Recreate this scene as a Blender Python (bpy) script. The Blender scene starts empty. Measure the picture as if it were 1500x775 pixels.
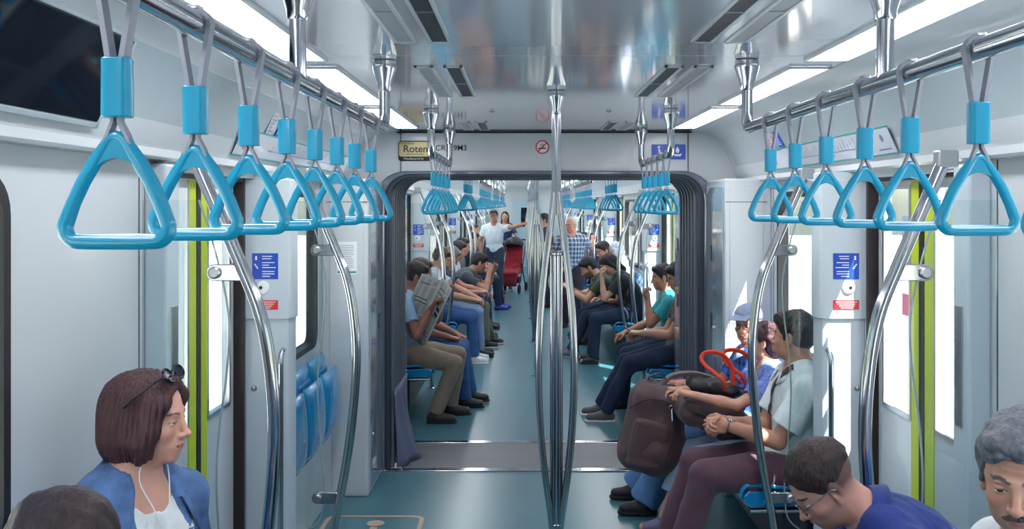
import bpy, math, random
import numpy as np
from mathutils import Vector, Matrix
random.seed(7)
rng = np.random.default_rng(11)
SC = bpy.context.scene
COL = SC.collection
F = 1450.0; VX, VY = 766.0, 300.0
CAMX, CAMZ = -0.145, 1.785
def at(px, py, Y):                      # a point of the train interior, seen at a photo pixel, at distance Y
    return Vector(((px-VX)*Y/F+CAMX, Y, CAMZ-(py-VY)*Y/F))
R = math.radians
# ---------------------------------------------------------------- materials
MATS = {}
def srgb(r, g, b):
    f = lambda c: (c/255/12.92) if c/255 <= .04045 else ((c/255+.055)/1.055)**2.4
    return (f(r), f(g), f(b), 1)
def mat(name, col, rough=.5, metal=0, bump=0, bscale=40, var=0, vscale=6, coat=0, stretch=(1, 1, 1), spec=.5, sheen=0, vcol=False, emis=None, sss=0):
    if name in MATS: return MATS[name]
    m = bpy.data.materials.new(name); m.use_nodes = True; nt = m.node_tree; N = nt.nodes; L = nt.links
    p = N['Principled BSDF']
    p.inputs['Roughness'].default_value = rough; p.inputs['Metallic'].default_value = metal
    p.inputs['Coat Weight'].default_value = coat; p.inputs['Coat Roughness'].default_value = .08
    p.inputs['Specular IOR Level'].default_value = spec
    p.inputs['Sheen Weight'].default_value = sheen
    if sss:
        p.inputs['Subsurface Weight'].default_value = sss; p.inputs['Subsurface Radius'].default_value = (.012, .005, .003); p.inputs['Subsurface Scale'].default_value = 1
    c = col if len(col) == 4 else srgb(*col)
    p.inputs['Base Color'].default_value = c
    tc = N.new('ShaderNodeTexCoord'); mp = N.new('ShaderNodeMapping'); mp.inputs['Scale'].default_value = stretch
    L.new(tc.outputs['Object'], mp.inputs['Vector'])
    src = None
    if vcol:
        a = N.new('ShaderNodeVertexColor'); a.layer_name = 'Col'; src = a.outputs['Color']
    if var:
        n = N.new('ShaderNodeTexNoise'); n.inputs['Scale'].default_value = vscale; n.inputs['Detail'].default_value = 5
        L.new(mp.outputs['Vector'], n.inputs['Vector'])
        r = N.new('ShaderNodeMapRange'); r.inputs['To Min'].default_value = 1-var; r.inputs['To Max'].default_value = 1+var
        r.inputs['From Min'].default_value = .3; r.inputs['From Max'].default_value = .7
        L.new(n.outputs['Fac'], r.inputs['Value'])
        mx = N.new('ShaderNodeMix'); mx.data_type = 'RGBA'; mx.blend_type = 'MULTIPLY'; mx.inputs['Factor'].default_value = 1
        if src is None: mx.inputs[6].default_value = c
        else: L.new(src, mx.inputs[6])
        L.new(r.outputs['Result'], mx.inputs[7]); src = mx.outputs[2]
    if src is not None: L.new(src, p.inputs['Base Color'])
    if bump:
        n2 = N.new('ShaderNodeTexNoise'); n2.inputs['Scale'].default_value = bscale; n2.inputs['Detail'].default_value = 4
        L.new(mp.outputs['Vector'], n2.inputs['Vector'])
        b = N.new('ShaderNodeBump'); b.inputs['Strength'].default_value = bump; b.inputs['Distance'].default_value = .01
        L.new(n2.outputs['Fac'], b.inputs['Height']); L.new(b.outputs['Normal'], p.inputs['Normal'])
    if emis:
        p.inputs['Emission Color'].default_value = c; p.inputs['Emission Strength'].default_value = emis
    MATS[name] = m; return m
def glass_mat(name, tint=(.93, .97, .97, 1), fac=.08):
    if name in MATS: return MATS[name]
    m = bpy.data.materials.new(name); m.use_nodes = True; nt = m.node_tree; N = nt.nodes; L = nt.links
    N.remove(N['Principled BSDF'])
    t = N.new('ShaderNodeBsdfTransparent'); t.inputs[0].default_value = tint
    g = N.new('ShaderNodeBsdfGlossy'); g.inputs['Roughness'].default_value = .02
    lw = N.new('ShaderNodeLayerWeight'); lw.inputs['Blend'].default_value = .5
    pw = N.new('ShaderNodeMath'); pw.operation = 'POWER'; pw.inputs[1].default_value = 5; L.new(lw.outputs['Facing'], pw.inputs[0])
    fr = N.new('ShaderNodeMath'); fr.operation = 'MULTIPLY_ADD'; fr.inputs[1].default_value = .9; fr.inputs[2].default_value = fac*.5; L.new(pw.outputs[0], fr.inputs[0])
    mx = N.new('ShaderNodeMixShader'); L.new(fr.outputs[0], mx.inputs[0]); L.new(t.outputs[0], mx.inputs[1]); L.new(g.outputs[0], mx.inputs[2])
    L.new(mx.outputs[0], N['Material Output'].inputs['Surface'])
    MATS[name] = m; return m
WHITE = mat('white panel', (198, 204, 210), .3, coat=.25, var=.02, vscale=2)
CEIL = mat('ceiling laminate', (204, 207, 219), .13, coat=1.0, var=.015, vscale=2)
COVE = mat('cove panel', (170, 182, 190), .28, coat=.4, var=.02)
CABIN = mat('glossy cabinet side', (170, 182, 196), .05, coat=1, var=.02)
TEAL = mat('teal floor', (66, 114, 126), .3, bump=.03, bscale=60, var=.07, vscale=1.6)
TEALD = mat('teal frit', (60, 150, 155), .3)
CYAN = mat('blue plastic', (6, 138, 176), .28, coat=.3, var=.03)
SEATB = mat('seat plastic', (10, 132, 190), .2, coat=.6, var=.03)
TAPE = mat('grey webbing', (138, 142, 156), .6, bump=.2, bscale=300)
STEEL = mat('polished steel', (182, 185, 192), .13, 1, var=.04, vscale=8, stretch=(1, 1, .2))
BRUSH = mat('brushed steel', (190, 192, 196), .3, 1, bump=.03, bscale=200)
BLACK = mat('black rubber', (18, 20, 26), .55)
BROWNR = mat('dark door seal', (40, 30, 34), .5)
DARK = mat('dark plastic', (34, 38, 46), .4)
SCREEN = mat('dark screen', (22, 28, 38), .05, var=.2, vscale=3)
LIME = mat('lime stripe', (190, 205, 20), .45)
BLUE = mat('sign blue', (24, 72, 190), .35)
RED = mat('sign red', (215, 40, 50), .35)
PAPER = mat('sign white', (235, 238, 240), .5)
INK = mat('black ink', (20, 20, 24), .5)
GOLD = mat('gold plate', (170, 158, 118), .35, .4)
BELLOW = mat('bellows rubber', (96, 104, 116), .5, bump=.1, bscale=30, var=.06)
SKIRT = mat('bellows fabric', (96, 106, 132), .8, bump=.2, bscale=60, var=.08)
PLATE = mat('gangway plate', (98, 100, 106), .45, bump=.1, bscale=120, var=.1, vscale=3, stretch=(.3, 3, 1))
TAN = mat('tan floor paint', (186, 160, 130), .5, var=.08)
GLASS = glass_mat('clear glass')
EDGE = mat('glass edge', (150, 168, 172), .1)
LAMP = mat('lamp diffuser', (250, 252, 255), .6, emis=17.0)
# ---------------------------------------------------------------- mesh collecting
class MB:
    def __init__(s): s.v = []; s.f = []; s.m = []
    def add(s, vs, fs, mi=0):
        o = len(s.v); s.v += [tuple(v) for v in vs]; s.f += [tuple(i+o for i in f) for f in fs]; s.m += [mi]*len(fs); return s
    def box(s, x0, x1, y0, y1, z0, z1, mi=0, M=None):
        x0, x1 = sorted((x0, x1)); y0, y1 = sorted((y0, y1)); z0, z1 = sorted((z0, z1))
        v = [Vector((x, y, z)) for x in (x0, x1) for y in (y0, y1) for z in (z0, z1)]
        if M is not None: v = [M @ p for p in v]
        return s.add(v, [(0, 1, 3, 2), (4, 6, 7, 5), (0, 4, 5, 1), (2, 3, 7, 6), (0, 2, 6, 4), (1, 5, 7, 3)], mi)
    def tube(s, pts, r, seg=12, mi=0, closed=False, flat=None):
        P = [Vector(p) for p in pts]; n = len(P)
        rs = r if isinstance(r, (list, tuple)) else [r]*n
        T = []
        for i in range(n):
            a = P[(i-1) % n] if (closed or i > 0) else P[i]; b = P[(i+1) % n] if (closed or i < n-1) else P[i]
            T.append((b-a).normalized())
        u = T[0].orthogonal().normalized()
        if flat is not None: u = (Vector(flat)-T[0]*Vector(flat).dot(T[0])).normalized()
        vs = []
        for i in range(n):
            if flat is not None: u = Vector(flat)
            u = (u-T[i]*u.dot(T[i])).normalized(); w = T[i].cross(u)
            for k in range(seg):
                a = 2*math.pi*k/seg; ru, rw = rs[i] if isinstance(rs[i], (tuple, list)) else (rs[i], rs[i])
                vs.append(P[i]+u*math.cos(a)*ru+w*math.sin(a)*rw)
        fs = []
        for i in range(n if closed else n-1):
            j = (i+1) % n
            for k in range(seg):
                fs.append((i*seg+k, i*seg+(k+1) % seg, j*seg+(k+1) % seg, j*seg+k))
        if not closed: fs += [tuple(range(seg))[::-1], tuple((n-1)*seg+k for k in range(seg))]
        return s.add(vs, fs, mi)
    def ribbon(s, pts, wdir, w, t, mi=0):   # flat tape: rectangular section, width w along wdir
        P = [Vector(p) for p in pts]; n = len(P); W = Vector(wdir).normalized(); vs = []
        for i in range(n):
            T = (P[min(i+1, n-1)]-P[max(i-1, 0)]).normalized(); Nn = T.cross(W).normalized()
            for a, b in ((-1, -1), (1, -1), (1, 1), (-1, 1)): vs.append(P[i]+W*a*w/2+Nn*b*t/2)
        fs = [(i*4+k, i*4+(k+1) % 4, i*4+4+(k+1) % 4, i*4+4+k) for i in range(n-1) for k in range(4)]
        fs += [(3, 2, 1, 0), tuple((n-1)*4+k for k in range(4))]
        return s.add(vs, fs, mi)
    def lathe(s, prof, c=(0, 0, 0), seg=24, mi=0, M=None):
        vs = []; n = len(prof); c = Vector(c)
        for r, z in prof:
            for k in range(seg):
                a = 2*math.pi*k/seg; p = Vector((r*math.cos(a), r*math.sin(a), z)); 
                if M is not None: p = M @ p
                vs.append(p+c)
        fs = [(i*seg+k, i*seg+(k+1) % seg, i*seg+seg+(k+1) % seg, i*seg+seg+k) for i in range(n-1) for k in range(seg)]
        fs += [tuple(range(seg))[::-1], tuple((n-1)*seg+k for k in range(seg))]
        return s.add(vs, fs, mi)
    def prism(s, poly, d0, d1, mi=0, axis='y'):   # poly of (a,b) extruded; axis y: (x,z); x: (y,z); z: (x,y)
        n = len(poly); mk = {'y': lambda a, b, d: (a, d, b), 'x': lambda a, b, d: (d, a, b), 'z': lambda a, b, d: (a, b, d)}[axis]
        vs = [mk(a, b, d0) for a, b in poly]+[mk(a, b, d1) for a, b in poly]
        fs = [tuple(range(n))[::-1], tuple(range(n, 2*n))]+[(i, (i+1) % n, n+(i+1) % n, n+i) for i in range(n)]
        return s.add(vs, fs, mi)
    def build(s, name, mats, parent=None, smooth=False, bevel=0, bseg=2, angle=35, mods=()):
        me = bpy.data.meshes.new(name); me.from_pydata(s.v, [], s.f)
        if not isinstance(mats, (list, tuple)): mats = [mats]
        for m in mats: me.materials.append(m)
        me.polygons.foreach_set('material_index', s.m)
        import bmesh
        bm = bmesh.new(); bm.from_mesh(me); bmesh.ops.recalc_face_normals(bm, faces=bm.faces); bm.to_mesh(me); bm.free()
        if smooth:
            me.polygons.foreach_set('use_smooth', [True]*len(me.polygons))
            me.set_sharp_from_angle(angle=R(angle))
        o = bpy.data.objects.new(name, me); COL.objects.link(o)
        if parent is not None: o.parent = parent
        if bevel:
            b = o.modifiers.new('bevel', 'BEVEL'); b.width = bevel; b.segments = bseg; b.limit_method = 'ANGLE'; b.angle_limit = R(40)
        return o
def tag(o, label=None, cat=None, group=None, kind=None):
    if label: o['label'] = label
    if cat: o['category'] = cat
    if group: o['group'] = group
    if kind: o['kind'] = kind
    return o
def struct(o): o['kind'] = 'structure'; return o
def empty(name, loc=(0, 0, 0), rz=0, label=None, cat=None, group=None, kind=None):
    o = bpy.data.objects.new(name, None); COL.objects.link(o); o.location = loc; o.rotation_euler.z = rz; o.empty_display_size = .1
    return tag(o, label, cat, group, kind)
KIDS = {}
def children(o): return [c for c in bpy.data.objects if c.parent == o]
def copy_tree(o, parent=None, kids=None):
    c = o.copy(); COL.objects.link(c); c.parent = parent
    for ch in (kids if kids is not None else children(o)): copy_tree(ch, c)
    return c
def spline(pts, n=8):
    P = [Vector(p) for p in pts]; out = []
    for i in range(len(P)-1):
        a, b, c, d = P[max(i-1, 0)], P[i], P[i+1], P[min(i+2, len(P)-1)]
        for k in range(n):
            t = k/n
            out.append(.5*((2*b)+(c-a)*t+(2*a-5*b+4*c-d)*t*t+(3*b-a-3*c+d)*t**3))
    out.append(P[-1]); return out
def rrect(x0, x1, z0, z1, r, n=6):
    out = []
    for cx, cz, a0 in ((x1-r, z1-r, 0), (x0+r, z1-r, 90), (x0+r, z0+r, 180), (x1-r, z0+r, 270)):
        for k in range(n+1):
            a = R(a0+90*k/n); out.append((cx+r*math.cos(a), cz+r*math.sin(a)))
    return out
def text(s, name, size, M, m, parent, depth=.001, bold=0.0):
    c = bpy.data.curves.new('t', 'FONT'); c.body = s; c.size = size; c.extrude = depth; c.align_x = 'CENTER'; c.align_y = 'CENTER'; c.offset = bold
    o = bpy.data.objects.new('t', c); COL.objects.link(o); bpy.context.view_layer.update()
    me = bpy.data.meshes.new_from_object(o.evaluated_get(bpy.context.evaluated_depsgraph_get())); bpy.data.objects.remove(o); me.name = name
    me.transform(M); me.materials.clear(); me.materials.append(m)
    q = bpy.data.objects.new(name, me); COL.objects.link(q); q.parent = parent; return q
ORD = ['nearest', 'second nearest', 'third nearest', 'fourth nearest', 'fifth nearest', 'sixth nearest', 'seventh nearest', 'eighth nearest', 'ninth nearest', 'tenth nearest', 'eleventh nearest', 'twelfth nearest', 'thirteenth nearest', 'fourteenth nearest', 'fifteenth nearest', 'sixteenth nearest']
# ================================================================ the setting
HW = 1.375; CZ = 2.28
Y0, Y1, Y2, Y3 = -2.2, 6.67, 7.44, 28.7
DOORS1 = [(3.36, 4.36)]
DOORS2 = [(9.8, 10.8), (15.0, 16.0), (20.2, 21.2), (25.4, 26.4)]
WINS1 = [(-1.2, .55), (.85, 2.335), (4.78, 5.86)]
WINS2 = [(8.2, 9.35), (11.15, 12.75), (13.0, 14.65), (16.35, 17.95), (18.2, 19.85), (21.55, 23.15), (23.4, 25.05), (26.8, 28.0)]
WZ0, WZ1 = .97, 1.84
def wall(name, side, ya, yb, doors, wins, parent=None):
    mb = MB()
    ops = [(a, b, -.01, 1.9) for a, b in doors]+[(a, b, WZ0, WZ1) for a, b in wins]
    ys = sorted({ya, yb, *[o[0] for o in ops], *[o[1] for o in ops]}); zs = [0, WZ0, WZ1, 1.9, 1.93]
    for a, b in zip(ys, ys[1:]):
        for c, d in zip(zs, zs[1:]):
            m, n = (a+b)/2, (c+d)/2
            if any(o[0] < m < o[1] and o[2] < n < o[3] for o in ops): continue
            mb.box(side*HW, side*(HW+.055), a, b, c, d)
    # cove above the wall, one profile run along the car
    prof = [(HW+.055, 1.93), (HW, 1.93), (1.315, 1.945), (1.30, 1.96), (1.285, 1.985), (1.25, 2.08), (1.205, 2.17), (1.15, 2.235), (1.08, 2.27), (1.0, CZ), (.97, CZ), (.97, CZ+.05), (HW+.055, CZ+.05)]
    if side < 0: prof = [(-x, z) for x, z in prof]
    mb.prism(prof, ya, yb)
    o = mb.build(name, WHITE, parent, smooth=True, angle=40)
    import bmesh
    return struct(o)
wall('wall_left', -1, Y0, Y1, DOORS1, WINS1); wall('wall_right', 1, Y0, Y1, DOORS1, WINS1)
wall('wall_far_left', -1, Y2, Y3, DOORS2, WINS2); wall('wall_far_right', 1, Y2, Y3, DOORS2, WINS2)
struct(MB().box(-HW-.05, HW+.05, Y0, Y1-.03, -.06, 0).build('floor', TEAL))
struct(MB().box(-HW-.05, HW+.05, Y2+.03, Y3, -.06, 0).build('floor', TEAL))
for a, b in ((Y0, Y1), (Y2, Y3)):
    c = MB(); js = [a]+[y for y in (3.29, 10.9, 16.3, 21.7) if a < y < b]+[b]
    for p, q in zip(js, js[1:]): c.box(-.975, .975, p+.003, q-.003, CZ, CZ+.04)
    c.box(-.975, .975, a, b, CZ+.006, CZ+.045)
    struct(c.build('ceiling', CEIL))
struct(MB().box(-HW-.05, HW+.05, Y0-.05, Y0, 0, CZ+.05).build('wall_back', WHITE))
# end wall of the far car with its pale door
e = MB().box(-HW-.05, HW+.05, Y3, Y3+.05, 0, CZ+.05).build('wall_end', WHITE); struct(e)
d = MB().box(-.42, .42, Y3-.03, Y3, 0, 1.95).build('door_9', mat('pale blue door', (170, 196, 212), .35)); struct(d)
MB().box(-.2, .2, Y3-.04, Y3-.03, 1.15, 1.7).build('door_window', SCREEN, d)
MB().box(.3, .36, Y3-.06, Y3-.03, .95, 1.1).build('door_handle', STEEL, d)
# cove inset panels (satin grey) between joints
for side, tagn in ((-1, 'left'), (1, 'right')):
    mb = MB()
    for (a, b) in ((Y0+.1, 1.86), (1.87+.72, 6.55), (Y2+.1, 12.2), (12.23, 17.4), (17.43, 22.6), (22.63, 28.5)):
        pr = [(1.290, 1.992), (1.272, 2.04), (1.246, 2.10), (1.203, 2.178), (1.165, 2.222)]
        off = [(x-.006, z-.003) for x, z in pr][::-1]
        poly = [(side*x, z) for x, z in pr+off]
        mb.prism(poly, a, b)
    struct(mb.build('trim_1' if side < 0 else 'trim_2', COVE, smooth=True))
    # bright trim strip under the cove
    mb = MB()
    for a, b in ((Y0, Y1), (Y2, Y3)):
        mb.prism([(side*1.32, 1.937), (side*1.303, 1.944), (side*1.296, 1.962), (side*1.290, 1.962), (side*1.296, 1.938), (side*1.318, 1.930)], a, b)
    struct(mb.build('trim_3' if side < 0 else 'trim_4', mat('pale trim', (222, 226, 232), .25, coat=.4)))
# ---------------------------------------------------------------- bulkheads and gangway
def upoly(xo, zo, xi, zi, ri, ro=.0, n=8):     # inverted U outline
    inner = [(-xi, 0)]+[(-xi+ri-ri*math.cos(R(90*k/n)), zi-ri+ri*math.sin(R(90*k/n))) for k in range(n+1)]
    inner += [(xi-ri+ri*math.sin(R(90*k/n)), zi-ri+ri*math.cos(R(90*k/n))) for k in range(n+1)]+[(xi, 0)]
    if ro:
        outer = [(-xo, 0)]+[(-xo+ro-ro*math.cos(R(90*k/n)), zo-ro+ro*math.sin(R(90*k/n))) for k in range(n+1)]
        outer += [(xo-ro+ro*math.sin(R(90*k/n)), zo-ro+ro*math.cos(R(90*k/n))) for k in range(n+1)]+[(xo, 0)]
    else: outer = [(-xo, 0), (-xo, zo), (xo, zo), (xo, 0)]
    return inner, outer
def uring(mb, xo, zo, xi, zi, ri, ro, ya, yb, mi=0):
    i, o = upoly(xo, zo, xi, zi, ri, ro)
    if ro:
        n = len(i); vs = [(x, y, z) for y in (ya, yb) for x, z in i+o]
        N = 2*n; fs = []
        for k in range(n-1):
            fs += [(k, k+1, n+k+1, n+k), (N+k, N+n+k, N+n+k+1, N+k+1), (k, N+k, N+k+1, k+1), (n+k, n+k+1, N+n+k+1, N+n+k)]
        fs += [(0, n, N+n, N), (n-1, N+n-1, N+2*n-1, 2*n-1)]
        mb.add(vs, fs, mi)
    else: mb.prism(i+o[::-1], ya, yb, mi)
mb = MB(); uring(mb, HW+.05, CZ+.05, 1.12, 1.995, .2, 0, Y1, Y1+.04); struct(mb.build('wall_bulkhead', WHITE))
mb = MB(); uring(mb, HW+.05, CZ+.05, 1.09, 2.025, .2, 0, Y2-.04, Y2); struct(mb.build('wall_bulkhead_far', WHITE))
mb = MB(); mb.box(-.99, .99, Y1-.012, Y1-.002, CZ-.012, CZ-.001); mb.box(-.97, -.965, Y1-.006, Y1, 2.0, CZ); mb.box(.965, .97, Y1-.006, Y1, 2.0, CZ)
struct(mb.build('trim_5', BLACK))
gw = empty('gangway_bellows', (0, Y1, 0), 0, 'grey rubber bellows lining the open gangway between the two cars', 'gangway bellows')
def local(o, par):  # keep world coordinates under a moved parent
    o.matrix_parent_inverse = Matrix.Translation(par.location).inverted() if par.rotation_euler.z == 0 else (Matrix.Translation(par.location) @ Matrix.Rotation(par.rotation_euler.z, 4, 'Z')).inverted()
    return o
mb = MB(); uring(mb, 1.15, 2.012, 1.072, 1.985, .17, .22, Y1-.035, Y1+.03); local(mb.build('outer_rim', mat('grey gloss rim', (120, 128, 142), .12, .5, coat=.6), gw, smooth=True, bevel=.012), gw)
mb = MB(); uring(mb, 1.078, 1.992, 1.035, 1.968, .15, .18, Y1-.02, Y1+.06); local(mb.build('inner_seal', mat('dark seal', (52, 60, 74), .35), gw, smooth=True, bevel=.01), gw)
mb = MB()
nf = 11
for k in range(nf):
    a = Y1+.05+(Y2-Y1-.1)*k/nf; b = Y1+.05+(Y2-Y1-.1)*(k+.62)/nf; big = (1.035, 1.978) if k % 2 else (1.02, 1.968)
    uring(mb, 1.10, 2.03, big[0], big[1], .14, .2, a, b)
uring(mb, 1.10, 2.03, 1.045, 1.975, .14, .2, Y1+.04, Y2-.04)
local(mb.build('bellows_folds', BELLOW, gw, smooth=True, angle=30), gw)
mb = MB(); uring(mb, 1.072, 2.0, 1.03, 1.968, .14, .18, Y2-.06, Y2+.03); local(mb.build('rear_rim', STEEL, gw, smooth=True, bevel=.01), gw)
for s in (-1, 1):     # fabric skirt sagging at the foot of each side
    vs = []; fs = []; nu, nv = 25, 12
    for j in range(nv+1):
        t = j/nv
        for i in range(nu):
            u = i/(nu-1); y = Y1+.03+u*.70
            bulge = .13*math.sin(math.pi*min(1, u*1.1+.05))*(1-t)**1.6
            x = 1.02-bulge-.018*math.sin(u*21+t*2)*(1-t)
            vs.append((s*x, y, .008+t*.52))
    for j in range(nv):
        for i in range(nu-1): fs.append((j*nu+i, j*nu+i+1, (j+1)*nu+i+1, (j+1)*nu+i))
    o = MB().add(vs, fs).build('skirt', SKIRT, gw, smooth=True, angle=80); local(o, gw)
    m = o.modifiers.new('s', 'SOLIDIFY'); m.thickness = .012
pl = empty('gangway_plate', (0, Y1, 0), 0, 'dark grey tread plate on the floor of the gangway', 'floor plate')
local(MB().box(-.97, .97, Y1+.03, Y2-.03, -.03, .004).build('plate', PLATE, pl, bevel=.003), pl)
for y in (Y1-.02, Y2-.01):
    mb = MB().box(-1.06, 1.06, y-.035, y+.035, -.02, .008)
    for k in range(-4, 5): mb.lathe([(.006, 0), (.006, .003), (.003, .004)], (k*.24, y, .008), 10)
    local(mb.build('threshold_strip', STEEL, pl, bevel=.003), pl)
# ---------------------------------------------------------------- windows
wn = 0
def window(side, a, b):
    global wn; wn += 1
    mb = MB(); o = rrect(a-.02, b+.02, WZ0-.02, WZ1+.02, .10); i = rrect(a+.012, b-.012, WZ0+.012, WZ1-.012, .08); n = len(o)
    for (p, q, xa, xb) in ((o, i, side*(HW-.012), side*(HW+.05)),):
        vs = [(x, y, z) for x in (xa, xb) for y, z in p+q]; N = 2*n; fs = []
        for k in range(n):
            l = (k+1) % n
            fs += [(k, l, n+l, n+k), (N+k, N+n+k, N+n+l, N+l), (k, N+k, N+l, l), (n+k, n+l, N+n+l, N+n+k)]
        mb.add(vs, fs)
    fr = struct(mb.build('window_%d' % wn, BLACK, smooth=True))
    MB().box(side*(HW+.018), side*(HW+.024), a+.01, b-.01, WZ0+.01, WZ1-.01).build('window_glass', GLASS, fr)
for a, b in WINS1+WINS2: window(-1, a, b); window(1, a, b)
# ---------------------------------------------------------------- sliding doors
dn = 0
def door(side, a, b):
    global dn; dn += 1
    mid = (a+b)/2; X = HW+.04
    root = empty('door_%d' % dn, (0, 0, 0)); struct(root)
    for (p, q, inner) in ((a-.02, mid-.004, 1), (mid+.004, b+.02, -1)):
        w0, w1 = (p+.11, q-.12) if inner > 0 else (p+.12, q-.11)
        mb = MB(); z0, z1 = .93, 1.855
        mb.box(side*X, side*(X+.03), p, w0, .01, 1.9); mb.box(side*X, side*(X+.03), w1, q, .01, 1.9)
        mb.box(side*X, side*(X+.03), w0, w1, .01, z0); mb.box(side*X, side*(X+.03), w0, w1, z1, 1.9)
        leaf = mb.build('door_leaf', WHITE, root)
        MB().box(side*(X+.012), side*(X+.018), w0-.005, w1+.005, z0-.005, z1+.005).build('door_glass', GLASS, leaf)
        fr = MB()
        for (c, d, e, f) in ((w0-.012, w0+.006, z0-.012, z1+.012), (w1-.006, w1+.012, z0-.012, z1+.012), (w0, w1, z0-.012, z0+.006), (w0, w1, z1-.006, z1+.012)):
            fr.box(side*(X-.006), side*(X+.005), c, d, e, f)
        fr.build('glass_frame', BRUSH, leaf)
        sa, sb = (q-.105, q-.02) if inner > 0 else (p+.02, p+.105)
        MB().box(side*(X-.004), side*(X+.002), sa, sb, .03, 1.88).build('safety_stripe', LIME, leaf)
        ea, eb = (q-.018, q+.002) if inner > 0 else (p-.002, p+.018)
        MB().box(side*(X-.008), side*(X+.034), ea, eb, .01, 1.9).build('edge_seal', BLACK, leaf)
    mb = MB()   # dark seals at both jambs and head
    mb.box(side*(HW-.003), side*(HW+.05), a-.004, a+.016, 0, 1.9); mb.box(side*(HW-.006), side*(HW+.05), b-.02, b+.006, 0, 1.9)
    mb.box(side*(HW-.003), side*(HW+.05), a, b, 1.885, 1.903)
    mb.build('jamb_seal', BROWNR, root)
    MB().box(side*(HW-.035), side*(HW+.0), a-.06, b+.06, 1.90, 1.945).build('door_header', WHITE, root, bevel=.008)
    MB().box(side*(HW-.01), side*(HW+.09), a, b, -.01, .006).build('door_sill', STEEL, root)
for a, b in DOORS1+DOORS2: door(-1, a, b); door(1, a, b)
# vertical seams of the wall panels
mb = MB()
for s in (-1, 1):
    for y in (3.17, 4.63, 6.0): mb.box(s*(HW-.0015), s*(HW+.01), y-.003, y+.003, 0, 1.93)
struct(mb.build('trim_6', DARK))
# ================================================================ ceiling lights and vents
LY1 = [(-.82+1.47*k, .45+1.47*k) for k in range(0, 5)]          # near car
LY1 = [(-.87, .40), (.60, 1.87), (2.07, 3.34), (3.55, 4.82), (5.02, 6.29)]
LY2 = [(7.75+1.47*k, 9.02+1.47*k) for k in range(14)]
proto = None
for side, word in ((-1, 'left'), (1, 'right')):
    for ci, (LY, car) in enumerate(((LY1, 'near car'), (LY2, 'far car beyond the gangway'))):
        for i, (a, b) in enumerate(LY):
            vis = i-1 if ci == 0 else i
            nm = (('third', 'second', 'first') if False else None)
            if proto is None:
                r = empty('ceiling_light'); L = b-a
                MB().box(-.066, .066, 0, L, -.007, -.001).build('diffuser', LAMP, r)
                m2 = MB()
                for (x0, x1, y0, y1) in ((-.078, -.066, -.012, L+.012), (.066, .078, -.012, L+.012), (-.078, .078, -.012, 0), (-.078, .078, L, L+.012)): m2.box(x0, x1, y0, y1, -.009, -.0005)
                m2.build('light_frame', WHITE, r); proto = r
            else: r = copy_tree(proto)
            r.location = (side*.883, a, CZ)
            if ci == 0:
                w = {0: 'behind the photographer', 1: 'over the photographer', 2: 'large, at the top edge of the photo', 3: 'middle one of the three in view', 4: 'small one just before the gangway'}[i]
                tag(r, 'long white ceiling light on the %s side, %s' % (word, w), 'ceiling light', 'ceiling lights of the near car, %s row' % word)
            else:
                tag(r, 'white ceiling light in the %s row of the car beyond the gangway' % word, 'ceiling light', 'ceiling lights of the far car, %s row' % word)
vp = None
for (a, b, pos) in ((2.05, 2.99, 'front'), (3.54, 4.49, 'middle'), (5.9, 6.5, 'rear')):
    for x in (-.5, -.395, .395, .5):
        r = empty('ceiling_vent', (x, a, CZ)); L = b-a
        m2 = MB()
        for (x0, x1, y0, y1) in ((-.034, -.024, -.012, L+.012), (.024, .034, -.012, L+.012), (-.034, .034, -.012, 0), (-.034, .034, L, L+.012)): m2.box(x0, x1, y0, y1, -.006, -.0005)
        m2.build('vent_frame', WHITE, r)
        m3 = MB().box(-.024, .024, 0, L, -.003, -.0005); n = int(L/.45)
        m3.build('vent_slot', DARK if abs(x) < .45 else mat('pale slot', (150, 154, 164), .4), r)
        m4 = MB()
        for k in range(1, n): m4.box(-.024, .024, L*k/n-.004, L*k/n+.004, -.006, -.002)
        m4.build('vent_slat', BRUSH, r)
        tag(r, 'narrow dark ceiling vent slot, %s row, %s of the %s side pair' % (pos, 'outer' if abs(x) > .45 else 'inner', 'left' if x < 0 else 'right'), 'ceiling vent', 'ceiling vents')
for k, (a, b) in enumerate(((8.6, 9.5), (11.2, 12.1), (13.8, 14.7), (17.2, 18.1))):
    for x in (-.45, .45):
        r = empty('ceiling_vent', (x, a, CZ)); MB().box(-.03, .03, 0, b-a, -.004, -.0005).build('vent_slot', DARK, r)
        m4 = MB()
        for q in range(8): m4.box(-.03, .03, (b-a)*q/8, (b-a)*q/8+.012, -.007, -.002)
        m4.build('vent_slat', BRUSH, r)
        tag(r, 'dark ceiling vent slot on the %s of the car beyond the gangway' % ('left' if x < 0 else 'right'), 'ceiling vent', 'ceiling vents of the far car, %s side' % ('left' if x < 0 else 'right'))
for x in (-.17*1.8, .17*1.8):     # small round ceiling sensors
    o = MB().lathe([(.014, 0), (.014, -.004), (.009, -.008), (.004, -.009)], (x, 5.2, CZ), 20).build('ceiling_sensor', BRUSH, smooth=True)
    tag(o, 'tiny round metal sensor on the ceiling, %s of the centre pole' % ('left' if x < 0 else 'right'), 'sensor')
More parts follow.
